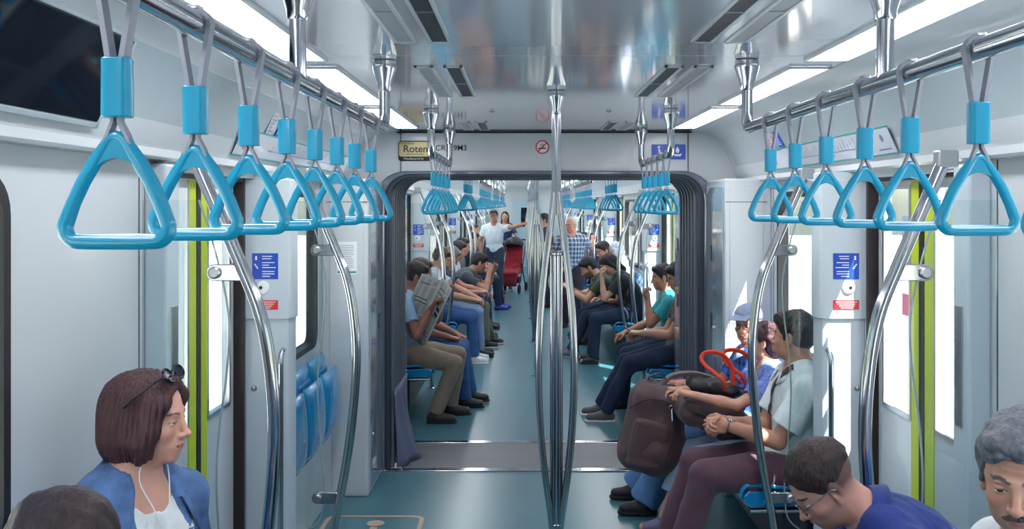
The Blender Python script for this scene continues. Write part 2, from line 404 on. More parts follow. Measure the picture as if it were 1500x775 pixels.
# ================================================================ grab rails with triangular handles
RX, RZ, RR = .62, 2.045, .0195
def cone_prof(): return [(.020, -.105), (.023, -.10), (.024, -.085), (.041, -.03), (.043, -.022), (.043, -.018), (.040, -.016), (.040, -.003), (.034, 0)]
def rail(side, ya, yb, mids, label, free_start=False):
    x = side*RX; r = empty('grab_rail', (x, ya, RZ), 0, label, 'grab rail')
    pts = []
    if not free_start: pts += [(0, 0, CZ-RZ-.07), (0, 0, .05), (0, .006, .022), (0, .022, .005), (0, .05, 0)]
    else: pts += [(0, 0, 0)]
    L = yb-ya
    pts += [(0, L*k/10, 0) for k in range(1, 10)]
    pts += [(0, L-.05, 0), (0, L-.022, .005), (0, L-.006, .022), (0, L, .05), (0, L, CZ-RZ-.07)]
    MB().tube(pts, RR, 16).build('rail_tube', STEEL, r, smooth=True, angle=60)
    ends = ([] if free_start else [0])+[m-ya for m in mids]+[L]
    for e in ends:
        MB().lathe([(rr, z+CZ-RZ) for rr, z in cone_prof()], (0, e, 0), 24).build('ceiling_cup', STEEL, r, smooth=True, angle=30)
    for m in mids:
        MB().tube([(0, m-ya, 0), (0, m-ya, CZ-RZ-.08)], .0185, 16).build('hanger_post', STEEL, r, smooth=True)
    return r
def make_strap():
    root = empty('hanging_strap')
    # origin on the rail axis; everything hangs below
    tp = MB(); w = .017
    arc = [(math.cos(R(a))*(RR+.003), 0, math.sin(R(a))*(RR+.003)) for a in range(-20, 201, 20)]
    tp.ribbon([(.004, 0, -.10)]+[(.0075, 0, -.092)]+arc[:1]+arc[1:]+[(-.0075, 0, -.092), (-.004, 0, -.10)], (0, 1, 0), .019, .0065)
    tp.ribbon([(.004, 0, -.155), (.004, 0, -.163), (.012, 0, -.178), (.017, 0, -.19)], (0, 1, 0), w*.8, .004)
    tp.ribbon([(-.004, 0, -.155), (-.004, 0, -.163), (-.010, 0, -.178), (-.015, 0, -.19)], (0, 1, 0), w*.8, .004)
    tp.build('strap', TAPE, root, smooth=True)
    MB().box(-.010, .010, -.012, .012, RR+.003, RR+.009).build('rail_clip', BRUSH, root, bevel=.003)
    MB().prism(rrect(-.0175, .0175, -.0125, .0125, .009, 4), -.158, -.088, axis='z').build('sleeve', CYAN, root, smooth=True, bevel=.0015)
    # rounded triangle, apex up
    T = []; Wd = .0585
    cor = [((0, -.186), .013), ((-Wd, -.293), .017), ((Wd, -.293), .017)]
    cor = [((0, -.184), .016), ((-Wd+.012, -.289), .016), ((Wd-.012, -.289), .016)]
    def arc2(c, r, a0, a1, n=6): return [(c[0]+r*math.cos(R(a0+(a1-a0)*k/n)), 0, c[1]+r*math.sin(R(a0+(a1-a0)*k/n))) for k in range(n+1)]
    a = math.degrees(math.atan2(.105, Wd-.012))
    path = arc2(cor[0][0], .013, 90+90-a+0, 90-(90-a), 6)  # over the apex, left to right
    path = arc2((0, -.192), .012, 180-(90-a)-0, (90-a), 6)
    right = arc2((Wd-.013, -.287), .016, 90-a, -90, 7)
    left = arc2((-Wd+.013, -.287), .016, -90, -180-(90-a)+180-180, 7)
    left = arc2((-Wd+.013, -.287), .016, 270, 90+a, 7)
    side_r = [tuple(Vector(path[-1]).lerp(Vector(right[0]), t)+Vector((.005*math.sin(math.pi*t), 0, 0))) for t in (.25, .5, .75)]
    side_l = [tuple(Vector(left[-1]).lerp(Vector(path[0]), t)-Vector((.005*math.sin(math.pi*t), 0, 0))) for t in (.25, .5, .75)]
    bot = [tuple(Vector(right[-1]).lerp(Vector(left[0]), t)) for t in (.25, .5, .75)]
    allp = path+side_r+right+bot+left+side_l
    rad = [(.0075, .0075)]*len(path)+[(.0080, .0092)]*3+[(.0088, .0092)]*len(right)+[(.0100, .0095)]*3+[(.0092, .0095)]*len(left)+[(.0080, .0092)]*3
    g = MB().tube(allp, rad, 12, closed=True, flat=None)
    # webbed apex gusset
    g.prism([(-.0175, -.196), (-.008, -.184), (0, -.1795), (.008, -.184), (.0175, -.196), (.030, -.220), (.014, -.209), (0, -.205), (-.014, -.209), (-.030, -.220)], -.0062, .0062)
    g.build('handle', CYAN, root, smooth=True, angle=50)
    return root
strap0 = make_strap(); strap_kids = None; first = [True]
def strap(side, y, label, group, tilt=0):
    if first[0]: r = strap0; first[0] = False
    else: r = copy_tree(strap0)
    r.location = (side*RX, y, RZ); r.rotation_euler = (R(tilt), 0, R(random.uniform(-3, 3)))
    return tag(r, label, 'hanging strap', group)
rail(-1, -.55, 3.40, [.78, 2.09], 'long polished steel grab rail hung from the ceiling at left, nearest the camera')
rail(1, -.55, 3.38, [.78, 2.09], 'long polished steel grab rail hung from the ceiling at right, nearest the camera')
YL = [1.161, 1.435, 1.717, 1.998, 2.264, 2.533, 2.793, 3.098]; YR = [1.38, 1.662, 1.954, 2.213, 2.50, 2.783, 3.06]
for i, y in enumerate(YL): strap(-1, y, 'blue triangular hanging strap on the near left rail, %s to the camera' % ORD[i], 'handles on the near left rail', random.uniform(-1.5, 1.5))
for i, y in enumerate(YR): strap(1, y, 'blue triangular hanging strap on the near right rail, %s to the camera' % ORD[i], 'handles on the near right rail', random.uniform(-1.5, 1.5))
for s, w in ((-1, 'left'), (1, 'right')):
    rail(s, 5.12, 6.40, [], 'short steel grab rail just before the gangway at %s' % w)
    for i in range(5): strap(s, 5.28+.24*i, 'small blue hanging strap on the %s rail just before the gangway, %s of five' % (w, ORD[i]), 'handles before the gangway, %s' % w)
    for k, (a, b) in enumerate(((8.0, 9.55), (11.0, 14.8), (16.2, 20.0), (21.4, 25.2))):
        rail(s, a, b, [(a+b)/2] if b-a > 2 else [], '%s steel grab rail on the %s of the car beyond the gangway' % (('first', 'second', 'third', 'fourth')[k], w))
        n = int((b-a-.3)/.277)
        for i in range(n): strap(s, a+.2+.277*i, 'blue hanging strap on the %s %s rail beyond the gangway' % (('first', 'second', 'third', 'fourth')[k], w), 'handles on the %s %s rail beyond the gangway' % (('first', 'second', 'third', 'fourth')[k], w))
# ================================================================ branching centre poles
def make_pole():
    r = empty('centre_pole')
    MB().lathe([(rr, z+CZ) for rr, z in cone_prof()], (0, 0, 0), 28).build('ceiling_cup', STEEL, r, smooth=True, angle=30)
    MB().tube([(0, 0, CZ-.06), (0, 0, 1.74)], .0205, 20).build('upper_tube', STEEL, r, smooth=True, angle=60)
    MB().tube([(0, 0, 1.575), (0, 0, .40)], .028, 20).build('centre_bar', STEEL, r, smooth=True, angle=60)
    MB().lathe([(.031, 0), (.034, .004), (.034, .012), (.028, .016)], (0, 0, 1.565), 24).build('collar', STEEL, r, smooth=True, angle=30)
    MB().tube([(0, 0, .42), (0, 0, .03)], .024, 20).build('lower_tube', STEEL, r, smooth=True, angle=60)
    MB().lathe([(.062, 0), (.062, .006), (.030, .012), (.026, .05)], (0, 0, 0), 28).build('floor_flange', STEEL, r, smooth=True, angle=30)
    MB().lathe([(.027, 0), (.03, .004), (.03, .03), (.027, .034)], (0, 0, .37), 24).build('collar', STEEL, r, smooth=True, angle=30)
    for k in range(4):
        a = R(33+90*k) if k % 2 == 0 else R(-33+90*(k+1)-90+0)
        a = R([28, 152, 208, 332][k]); c, s = math.cos(a), math.sin(a)
        prof = [(.010, 1.84), (.018, 1.77), (.033, 1.67), (.055, 1.52), (.075, 1.34), (.086, 1.15), (.086, .98), (.076, .80), (.056, .62), (.034, .48), (.020, .38)]
        MB().tube(spline([(q*c, q*s, z) for q, z in prof], 4), .0145, 12).build('branch_bar', STEEL, r, smooth=True, angle=60)
    return r
pp = make_pole(); pp.location = (0, 4.30, 0); tag(pp, 'branching steel centre pole in the near car, tallest and nearest', 'centre pole', 'centre poles')
for i, y in enumerate((10.35, 12.9, 15.5, 18.1, 20.7, 23.3, 25.9)):
    q = copy_tree(pp); q.location = (0, y, 0); tag(q, 'branching steel centre pole in the far car, %s beyond the gangway' % ORD[i].replace('nearest', 'one'), 'centre pole', 'centre poles')
bpy.data.objects  # keep
# ================================================================ seats (moulded shells), local +X = towards the aisle
def shell(prof, w, th, dish, mb, round_top=True):
    P = spline([(a, 0, b) for a, b in prof], 4); n = len(P); m = 13; vs = []
    for i, p in enumerate(P):
        t = i/(n-1)
        ww = w
        e = min(t, 1-t)*n
        if e < 4: ww = w*(1-.10*((4-e)/4)**2)
        for j in range(m):
            u = -1+2*j/(m-1); T = (P[min(i+1, n-1)]-P[max(i-1, 0)]).normalized(); Nn = Vector((-T.z, 0, T.x))
            d = dish*(abs(u)**3)*math.sin(math.pi*min(1, max(0, t)))**.5
            q = p+Nn*d; vs.append((q.x, u*ww/2, q.z))
    fs = [(i*m+j, i*m+j+1, (i+1)*m+j+1, (i+1)*m+j) for i in range(n-1) for j in range(m-1)]
    mb.add(vs, fs)
def solid(o, t):
    m = o.modifiers.new('solid', 'SOLIDIFY'); m.thickness = t; m.offset = 0
    b = o.modifiers.new('bev', 'BEVEL'); b.width = t*.35; b.segments = 2; b.limit_method = 'ANGLE'; return o
def make_seat(folded):
    r = empty('moulded_seat')
    mb = MB(); shell([(.085, .43), (.07, .50), (.065, .60), (.055, .72), (.045, .82), (.035, .88), (.015, .90)], .435, .02, .025, mb)
    solid(mb.build('backrest', SEATB, r, smooth=True, angle=60), .018)
    mb = MB().box(.03, .06, -.14, .14, .775, .835)
    mb.build('back_recess', mat('recess blue', (14, 120, 175), .3), r, bevel=.02, bseg=3)
    mb = MB()
    if folded: shell([(.10, .47), (.125, .50), (.135, .60), (.13, .72), (.115, .80), (.095, .83)], .42, .02, .02, mb)
    else: shell([(.07, .475), (.12, .448), (.25, .440), (.38, .450), (.45, .455), (.475, .435), (.48, .405)], .435, .02, .022, mb)
    solid(mb.build('seat_pan', SEATB, r, smooth=True, angle=60), .018)
    if not folded:
        MB().prism([(.075, .455), (.12, .438), (.25, .431), (.38, .441), (.455, .446), (.478, .425), (.475, .385), (.44, .365), (.075, .375)], -.214, .214).build('seat_skirt', SEATB, r, bevel=.008)
    return r
s_open = make_seat(False); s_fold = make_seat(True); used = {0: False, 1: False}
def seat(side, y, folded, label, group):
    k = 1 if folded else 0; p = s_fold if folded else s_open
    r = copy_tree(p) if used[k] else p; used[k] = True
    r.location = (side*(HW-.01), y, 0); r.rotation_euler.z = 0 if side < 0 else math.pi
    return tag(r, label, 'seat', group)
def bench_base(side, a, b, label):
    r = empty('bench_base', (side*HW, (a+b)/2, 0), 0, label, 'seat base'); L = (b-a)/2; s = -side
    MB().box(s*.0, s*.30, -L+.02, L-.02, .10, .35).build('equipment_box', DARK, r, bevel=.01)
    MB().box(s*.0, s*.46, -L, L, .348, .362).build('carrier', BRUSH, r, bevel=.004)
    m = MB()
    for y in (-L+.15, L-.15): m.tube([(s*.02, y, .2), (s*.2, y, .3), (s*.43, y, .35)], .014, 10)
    m.build('bracket', STEEL, r, smooth=True)
for side, w in ((-1, 'left'), (1, 'right')):
    for y in [.90+.4475*i for i in range(5)]:
        seat(side, y, False, 'blue moulded seat in the %s row beside the photographer' % w, 'near seats, %s row' % w)
    bench_base(side, .67, 2.92, 'dark base box under the nearest %s seats' % w)
for i in range(3):
    seat(-1, 4.84+.45*i, True, 'glossy blue seat folded up behind the glass screen, %s of three' % ORD[i], 'folded seats on the left')
    seat(1, 4.84+.45*i, False, 'blue moulded seat on the right under the passengers, %s of three by the screen' % ORD[i], 'three seats on the right')
bench_base(1, 4.61, 5.97, 'dark base box under the three seats on the right before the gangway')
o = MB().box(-HW, -HW+.06, 4.6, 6.04, 0, .40).build('wall_plinth', WHITE, bevel=.008); tag(o, 'low white plinth along the left wall below the folded blue seats', 'plinth')
for side, w in ((-1, 'left'), (1, 'right')):
    for k, (a, n) in enumerate(((8.32, 3), (11.22, 8), (16.42, 8), (21.62, 8))):
        for i in range(n):
            seat(side, a+.45*i, False, 'blue moulded seat in the %s %s row beyond the gangway' % (('first', 'second', 'third', 'fourth')[k], w), 'far seats, %s %s row' % (('first', 'second', 'third', 'fourth')[k], w))
        bench_base(side, a-.23, a+.45*(n-1)+.23, 'dark base box under the %s %s seat row beyond the gangway' % (('first', 'second', 'third', 'fourth')[k], w))
# ================================================================ glass screens with bowed poles, local +X = towards the aisle, origin at wall foot
def make_screen(knob):
    r = empty('glass_screen')
    X = lambda x: HW-x
    prof = [(1.165, 1.93), (1.125, 1.84), (1.085, 1.75), (1.02, 1.60), (.958, 1.44), (.925, 1.25), (.916, 1.04), (.935, .79), (.965, .57), (1.005, .36), (1.03, .18), (1.035, 0.02)]
    MB().tube(spline([(X(x), 0, z) for x, z in prof], 5), .0205, 16).build('bowed_pole', STEEL, r, smooth=True, angle=60)
    MB().box(X(1.20), X(1.135), -.022, .022, 1.90, 1.955).build('top_bracket', BRUSH, r, bevel=.006)
    MB().lathe([(.045, 0), (.045, .006), (.024, .012), (.02, .04)], (X(1.035), 0, 0), 20).build('floor_flange', STEEL, r, smooth=True, angle=30)
    ed = [(1.15, 1.80), (1.11, 1.68), (1.07, 1.52), (1.055, 1.40), (1.065, 1.25), (1.085, 1.1), (1.095, .95), (1.09, .8), (1.075, .62), (1.065, .48), (1.08, .34), (1.14, .28)]
    E = spline([(X(x), 0, z) for x, z in ed], 4)
    poly = [(p.x, p.z) for p in E]+[(.05, .28), (.05, 1.80)]
    g = MB().prism(poly, -.004, .004).build('glass_panel', GLASS, r)
    MB().tube([tuple(p) for p in E], .0038, 6).build('glass_rim', EDGE, g, smooth=True)
    for z, x0, x1 in ((1.575, .995, 1.125), (.43, .985, 1.12)):
        c = rrect(X(x1), X(x0), z-.026, z+.026, .024, 5)
        tl = Matrix.Rotation(R(-14), 4, 'Y')
        cm = MB().prism(c, -.012, .012).build('clamp', STEEL, r, smooth=True, bevel=.003)
        MB().lathe([(.017, 0), (.019, .004), (.019, .010), (.014, .014)], (X(x1-.028), -.012, z), 18, M=Matrix.Rotation(R(90), 4, 'X')).build('clamp_knob', BRUSH, cm, smooth=True, angle=30)
    return r
g0 = make_screen(True); gu = [False]
def screen(side, y, label, group=None):
    r = copy_tree(g0) if gu[0] else g0; gu[0] = True
    r.location = (side*HW, y, 0); r.rotation_euler.z = 0 if side < 0 else 0
    if side > 0: r.scale = (-1, 1, 1)
    return tag(r, label, 'glass screen', group)
# post carrying signs on the far side of each door (faces the camera), local +X towards the aisle
ALUM = mat('post panel', (196, 206, 216), .3, coat=.3)
def make_post():
    r = empty('door_post')
    MB().prism([(0, 0), (.165, 0), (.185, .01), (.195, .03), (.195, .12), (0, .12)], 0, 1.93, axis='z').build('column', ALUM, r, smooth=True, bevel=.004)
    MB().prism([(-.004, -.012), (.165, -.012), (.19, -.002), (.203, .02), (.203, .125), (0, .125)], 1.275, 1.90, axis='z').build('cover', ALUM, r, smooth=True, bevel=.006)
    sg = MB().box(.03, .145, -.0145, -.012, 1.455, 1.57).build('information_sign', BLUE, r, bevel=.001)
    m = MB()
    for k, (a, b) in enumerate(((.075, .12), (.075, .115), (.075, .13), (.075, .105), (.075, .135), (.075, .13), (.075, .13), (.075, .11))): m.box(a, b, -.0152, -.0144, 1.555-.011*k-(.006 if k > 1 else 0)-(.006 if k > 4 else 0), 1.5585-.011*k-(.006 if k > 1 else 0)-(.006 if k > 4 else 0))
    m.box(.044, .052, -.0152, -.0144, 1.54, 1.558); m.prism([(.038, 1.522), (.044, 1.524), (.058, 1.503), (.054, 1.500)], -.0152, -.0144)
    m.build('sign_lettering', PAPER, sg)
    bt = MB().lathe([(.030, 0), (.030, .004), (.024, .009), (.012, .010)], (.078, -.012, 1.418), 24, M=Matrix.Rotation(R(90), 4, 'X')).build('call_button', PAPER, r, smooth=True, angle=30)
    MB().lathe([(.008, .01), (.006, .014)], (.070, -.012, 1.418), 12, M=Matrix.Rotation(R(90), 4, 'X')).build('key_hole', BLACK, bt)
    rs = MB().box(.03, .145, -.0145, -.012, 1.32, 1.362).build('warning_sign', RED, r, bevel=.001)
    m = MB()
    for k in range(4): m.box(.04+.006*k, .135-.008*k, -.0152, -.0144, 1.3525-.009*k, 1.3555-.009*k)
    m.build('sign_lettering', PAPER, rs)
    MB().tube(spline([(.165, -.002, 1.14), (.165, -.03, 1.13), (.165, -.048, 1.10), (.165, -.05, 1.0), (.165, -.05, .5), (.165, -.048, .36), (.165, -.03, .33), (.165, -.002, .32)], 4), .012, 12).build('grab_handle', STEEL, r, smooth=True)
    for z in (.30, .97):
        MB().lathe([(.013, 0), (.013, .003), (.005, .005)], (.035, 0, z), 14, M=Matrix.Rotation(R(90), 4, 'X')).build('screw', BRUSH, r, smooth=True, angle=30)
    return r
p0 = make_post(); pu = [False]
def post(side, y, label, group=None):
    r = copy_tree(p0) if pu[0] else p0; pu[0] = True
    r.location = (side*HW, y, 0)
    if side > 0: r.scale = (-1, 1, 1)
    return tag(r, label, 'door post', group)
def slim(side, y, label, group=None):
    r = empty('slim_post', (side*HW, y, 0), 0, label, 'door post', group); s = -side
    MB().box(0, s*.075, -.06, .06, 0, 1.92).build('column', ALUM, r, bevel=.01)
    MB().box(s*.075, s*.079, -.02, .035, 1.05, 1.45).build('cover_strip', BRUSH, r, bevel=.003)
    return r
for side, w in ((-1, 'left'), (1, 'right')):
    screen(side, 3.07, 'clear glass screen on a bowed steel pole at %s, nearest, before the doors' % w)
    slim(side, 3.27, 'slim white post before the nearest %s doors' % w)
    post(side, 4.40, 'white post with blue and red notices just past the nearest %s doors' % w)
    screen(side, 4.58, 'clear glass screen on a bowed steel pole at %s, just past the nearest doors' % w)
    for a, b in DOORS2:
        screen(side, a-.16, 'glass screen with bowed pole before a %s door of the car beyond the gangway' % w, 'far screens before doors, %s' % w)
        post(side, b+.04, 'white door post with blue notice on the %s of the car beyond the gangway' % w, 'far door posts, %s' % w)
        screen(side, b+.2, 'glass screen with bowed pole past a %s door of the car beyond the gangway' % w, 'far screens past doors, %s' % w)
dr_ = [o for o in bpy.data.objects if o.name == 'door_2'][0]
X_ = HW+.05
MB().box(X_, X_+.002, 3.98, 4.10, 1.50, 1.74).build('door_sticker', mat('pale sticker', (170, 184, 226), .4), dr_)
MB().box(X_, X_+.002, 3.98, 4.10, 1.33, 1.42).build('warning_sticker', mat('pink sticker b', (226, 120, 150), .4), dr_)
m = MB()
for k in range(9): m.box(X_-.001, X_, 3.995, 4.08-random.uniform(0, .03), 1.52+.022*k, 1.526+.022*k)
m.build('sticker_lettering', mat('sticker ink', (90, 100, 170), .5), dr_)
# ================================================================ end cabinets
def cabinet(side, ya, yb, label, notice=False, vents=True):
    x = side*HW; s = -side; D = .292
    r = empty('end_cabinet', (x, ya, 0), 0, label, 'cabinet'); L = yb-ya
    MB().box(0, s*(D-.006), 0, L, 0, 1.945).build('carcass', WHITE, r, bevel=.01)
    MB().box(s*.05, s*(D-.035), -.004, .0, .02, 1.91).build('front_panel', WHITE, r, bevel=.002)
    dr = MB().box(s*(D-.006), s*(D+.002), .03, L-.03, .03, 1.90).build('side_door', CABIN, r, bevel=.004)
    MB().box(s*.03, s*(D-.012), -.0045, 0, 1.80, 1.804).build('panel_seam', BLACK, r)
    for z in (1.42, .98):
        MB().box(s*(D+.002), s*(D+.005), L*.62, L*.62+.05, z, z+.10).build('latch', BLACK, dr, bevel=.001)
    MB().lathe([(.010, 0), (.010, .003)], (s*(D+.002), L*.25, .35), 12, M=Matrix.Rotation(R(90*s), 4, 'Y')).build('key_lock', BRUSH, dr)
    if notice:
        n = empty('notice', (x+s*.155, ya-.006, 1.465), 0, 'white printed notice with a teal footer, on the left cabinet before the gangway', 'notice')
        MB().box(-.062, .062, 0, .0015, -.105, .095).build('sheet', PAPER, n)
        m = MB()
        for k in range(14): m.box(-.045, .045-random.uniform(0, .02), -.0008, 0, .07-.011*k, .0725-.011*k)
        m.build('printed_line', mat('grey ink', (120, 124, 150), .6), n)
        MB().box(-.058, .058, -.0008, 0, -.098, -.085).build('footer_strip', TEALD, n)
    return r
cabinet(-1, 6.05, 6.64, 'tall white cabinet at left before the gangway, bearing a printed notice', True)
cabinet(1, 6.05, 6.64, 'tall white cabinet at right before the gangway, behind the man in the cap')
cabinet(-1, 7.47, 8.03, 'tall glossy cabinet at left just past the gangway')
cabinet(1, 7.47, 8.03, 'tall glossy cabinet at right just past the gangway')
# ================================================================ signs, maps, screens
def cove_M(side, y, u):      # frame on the cove plane: local x along the car, y up the slope, z out of it
    a, b = Vector((side*1.290, 0, 1.992)), Vector((side*1.203, 0, 2.178)); up = (b-a).normalized()
    al = Vector((0, side, 0))*(-1); al = Vector((0, 1, 0)) if side < 0 else Vector((0, -1, 0))
    n = al.cross(up); p = a+up*u; p.y = y
    M = Matrix((al, up, n)).transposed().to_4x4(); M.translation = p; return M
sc = empty('information_screen'); sc.matrix_world = cove_M(-1, 1.98, .02); tag(sc, 'wide dark display screen set in the sloping panel at upper left', 'screen')
MB().box(-.62, .62, .0, .235, .004, .022).build('screen_glass', SCREEN, sc, bevel=.004)
m = MB()
for q in ((-.64, .64, -.018, 0), (-.64, .64, .235, .25), (-.64, -.62, -.018, .25), (.62, .64, -.018, .25)): m.box(q[0], q[1], q[2], q[3], .002, .020)
m.build('screen_frame', COVE, sc, bevel=.003)
def route(side, y0, y1, label, word):
    M = cove_M(side, (y0+y1)/2, .045); r = empty('route_map'); r.matrix_world = M; tag(r, label, 'route map'); L = (y1-y0)/2
    MB().box(-L, L, -.045, .06, .014, .018).build('acrylic_board', mat('route board', (206, 212, 224), .2, coat=.5), r, bevel=.002)
    MB().box(-L, L, .06, .066, .013, .019).build('edge_strip', TEALD, r); MB().box(-L, L, -.051, -.045, .013, .019).build('edge_strip', TEALD, r)
    m = MB(); n = 26
    for k in range(n):
        x = -L*.55+L*1.25*k/n; m.box(x, x+.004, .0, .022+.012*((k*7) % 3), .018, .0186)
    m.box(-L*.6, L*.75, -.008, -.003, .018, .0186); m.build('station_mark', mat('map ink', (110, 118, 150), .5), r)
    m = MB()
    for k in range(6): m.box(L*.1+.02*k, L*.1+.012+.02*k, -.03, -.012-.004*(k % 2), .018, .0186)
    m.build('interchange_mark', TEALD, r)
    m = MB()
    for k in range(3): m.box(-L*.93+.03*k, -L*.93+.018+.03*k, -.02, .03, .018, .0186)
    m.build('operator_mark', mat('mark red', (190, 50, 70), .5), r)
    m = MB(); m.lathe([(.016, 0), (.016, .0006)], (L*.9, .02, .018), 16); m.box(L*.82, L*.96, -.03, -.024, .018, .0186); m.build('legend', mat('map ink', (110, 118, 150), .5), r)
route(-1, 3.85, 6.2, 'long pale route map strip above the left doors', 'L')
route(1, 3.75, 5.6, 'long pale route map strip above the right doors', 'R')
def sticker(side, y, u, w, h, rot, m1, label, bars):
    M = cove_M(side, y, u) @ Matrix.Rotation(R(rot), 4, 'Z'); r = empty('sticker'); r.matrix_world = M; tag(r, label, 'sticker')
    MB().box(-w/2, w/2, -h/2, h/2, .006, .0075).build('backing', m1, r)
    m = MB()
    for k in range(bars): m.box(-w*.36, w*.36-random.uniform(0, .3)*w, -h*.36+k*h*.72/bars, -h*.36+k*h*.72/bars+h*.035, .0075, .0081)
    m.build('printed_line', PAPER if m1 is BLUE else mat('map ink', (110, 118, 150), .5), r)
sticker(-1, 4.42, .165, .13, .12, 0, BLUE, 'blue sticker with white lines above the left route map', 9)
sticker(-1, 4.25, .165, .11, .12, 0, mat('photo sticker', (170, 172, 184), .5, var=.3, vscale=40), 'grey picture sticker beside the blue one above the left route map', 5)
sticker(1, 5.28, .165, .11, .10, 0, BLUE, 'blue sticker above the right route map', 7)
sticker(1, 5.46, .165, .12, .10, 0, mat('pink sticker', (200, 170, 184), .5, var=.2, vscale=40), 'pinkish picture sticker above the far end of the right route map', 4)
# bulkhead plates: photo pixel -> plane Y1
def bh(px, py): p = at(px, py, Y1); return p.x, p.z
def plate(name, x0, y0, x1, y1, m, label, cat, rr=.01):
    a, b = bh(x0, y1), bh(x1, y0); cx, cz = (a[0]+b[0])/2, (a[1]+b[1])/2
    r = empty(name, (cx, Y1-.004, cz), 0, label, cat); w, h = (b[0]-a[0])/2, (b[1]-a[1])/2
    MB().prism(rrect(-w, w, -h, h, rr, 4), -.002, .002).build('plate', m, r); return r, w, h
Rx = Matrix.Rotation(R(90), 4, 'X')
T = Matrix.Translation
r, w, h = plate('maker_plate', 583.5, 206.5, 633, 236, BLACK, 'gold and black maker plate with lettering at left on the gangway header', 'plate', .02)
MB().prism(rrect(-w+.006, w-.006, -h+.03, h-.006, .014, 4), -.004, -.002).build('gold_field', GOLD, r)
text('Rotem', 'large_lettering', .068, T((.012, -.0045, .012)) @ Rx, INK, r, bold=.0008)
text('HYUNDAI', 'small_lettering', .022, T((-.055, -.0045, .05)) @ Rx, INK, r)
text('Manufactured by', 'footer_lettering', .02, T((-.01, -.0025, -h+.016)) @ Rx, PAPER, r)
MB().box(-.06, .06, -.0045, -.004, -.024, -.020).build('small_line', INK, r)
p = bh(661, 217); r = empty('car_number', (p[0], Y1-.002, p[1]), 0, 'black car number CR129M3 on the gangway header', 'lettering')
text('CR129M3', 'number_lettering', .052, Rx, INK, r, bold=.0004)
p = bh(794.5, 215.5); r = empty('no_smoking_sign', (p[0], Y1-.003, p[1]), 0, 'round red and white no smoking sign in the middle of the gangway header', 'sign')
MB().lathe([(.046, 0), (.046, .002)], (0, 0, 0), 32, M=Rx).build('disc', PAPER, r)
m = MB(); m.tube([(.042*math.cos(R(a)), -.003, .042*math.sin(R(a))) for a in range(0, 360, 12)], (.004), 6, closed=True)
m.tube([(-.028, -.003, -.028), (.028, -.003, .028)], .0045, 6); m.build('red_ring', RED, r)
m = MB().box(-.028, .024, -.0035, -.002, -.012, -.004); m.tube([(-.012, -.003, .004), (-.008, -.003, .014), (-.014, -.003, .022)], .002, 5); m.tube([(.0, -.003, .004), (.004, -.003, .014), (-.002, -.003, .024)], .002, 5)
m.build('cigarette', INK, r)
for (x0, x1, lab, kind) in ((954.5, 978, 'left of the two blue pictogram signs on the gangway header', 0), (980.5, 1004, 'right of the two blue pictogram signs on the gangway header', 1)):
    r, w, h = plate('pictogram_sign', x0, 211.5, x1, 233.5, BLUE, lab, 'sign', .004); m = MB()
    if kind == 0:   # seated figure
        m.lathe([(.009, 0), (.009, .001)], (-.006, -.002, .032), 12, M=Rx); m.prism([(-.012, .02), (.002, .02), (.006, -.004), (.026, -.006), (.026, -.014), (-.006, -.014)], -.003, -.002)
        m.prism([(.018, -.014), (.026, -.014), (.028, -.034), (.020, -.034)], -.003, -.002); m.box(-.03, .0, -.003, -.002, -.028, -.022)
    else:           # cupped hand and flame shape
        m.prism([(-.03, -.01), (-.02, -.03), (.02, -.03), (.03, -.01), (.012, -.016), (-.012, -.016)], -.003, -.002)
        m.prism([(0, .036), (.013, .012), (.008, -.006), (-.008, -.006), (-.013, .012)], -.003, -.002)
    m.build('pictogram', PAPER, r)
# floor marking
fm = empty('floor_marking', (-.93, 5.2, .0005), 0, 'tan painted wheelchair bay outline on the teal floor at lower left', 'floor marking')
o = rrect(-.335, .225, -.48, .48, .07, 5); i = rrect(-.31, .20, -.455, .455, .05, 5); n = len(o)
MB().add([(x, y, .001) for x, y in o+i], [(k, (k+1) % n, n+(k+1) % n, n+k) for k in range(n)]).build('outline', TAN, fm)
m = MB()
def ringz(mb, cx, cy, r0, r1, a0, a1):
    k = 24; vs = [(cx+rr*math.cos(R(a0+(a1-a0)*j/k)), cy+rr*math.sin(R(a0+(a1-a0)*j/k)), .001) for rr in (r0, r1) for j in range(k+1)]
    mb.add(vs, [(j, j+1, k+2+j, k+1+j) for j in range(k)])
ringz(m, -.04, .02, .13, .165, 60, 380); m.add([(x, y, .001) for x, y in ((-.06, .08), (-.02, .08), (-.02, .28), (-.06, .28))], [(0, 1, 2, 3)])
ringz(m, -.04, .345, 0.0, .05, 0, 360); m.build('wheelchair_symbol', TAN, fm)
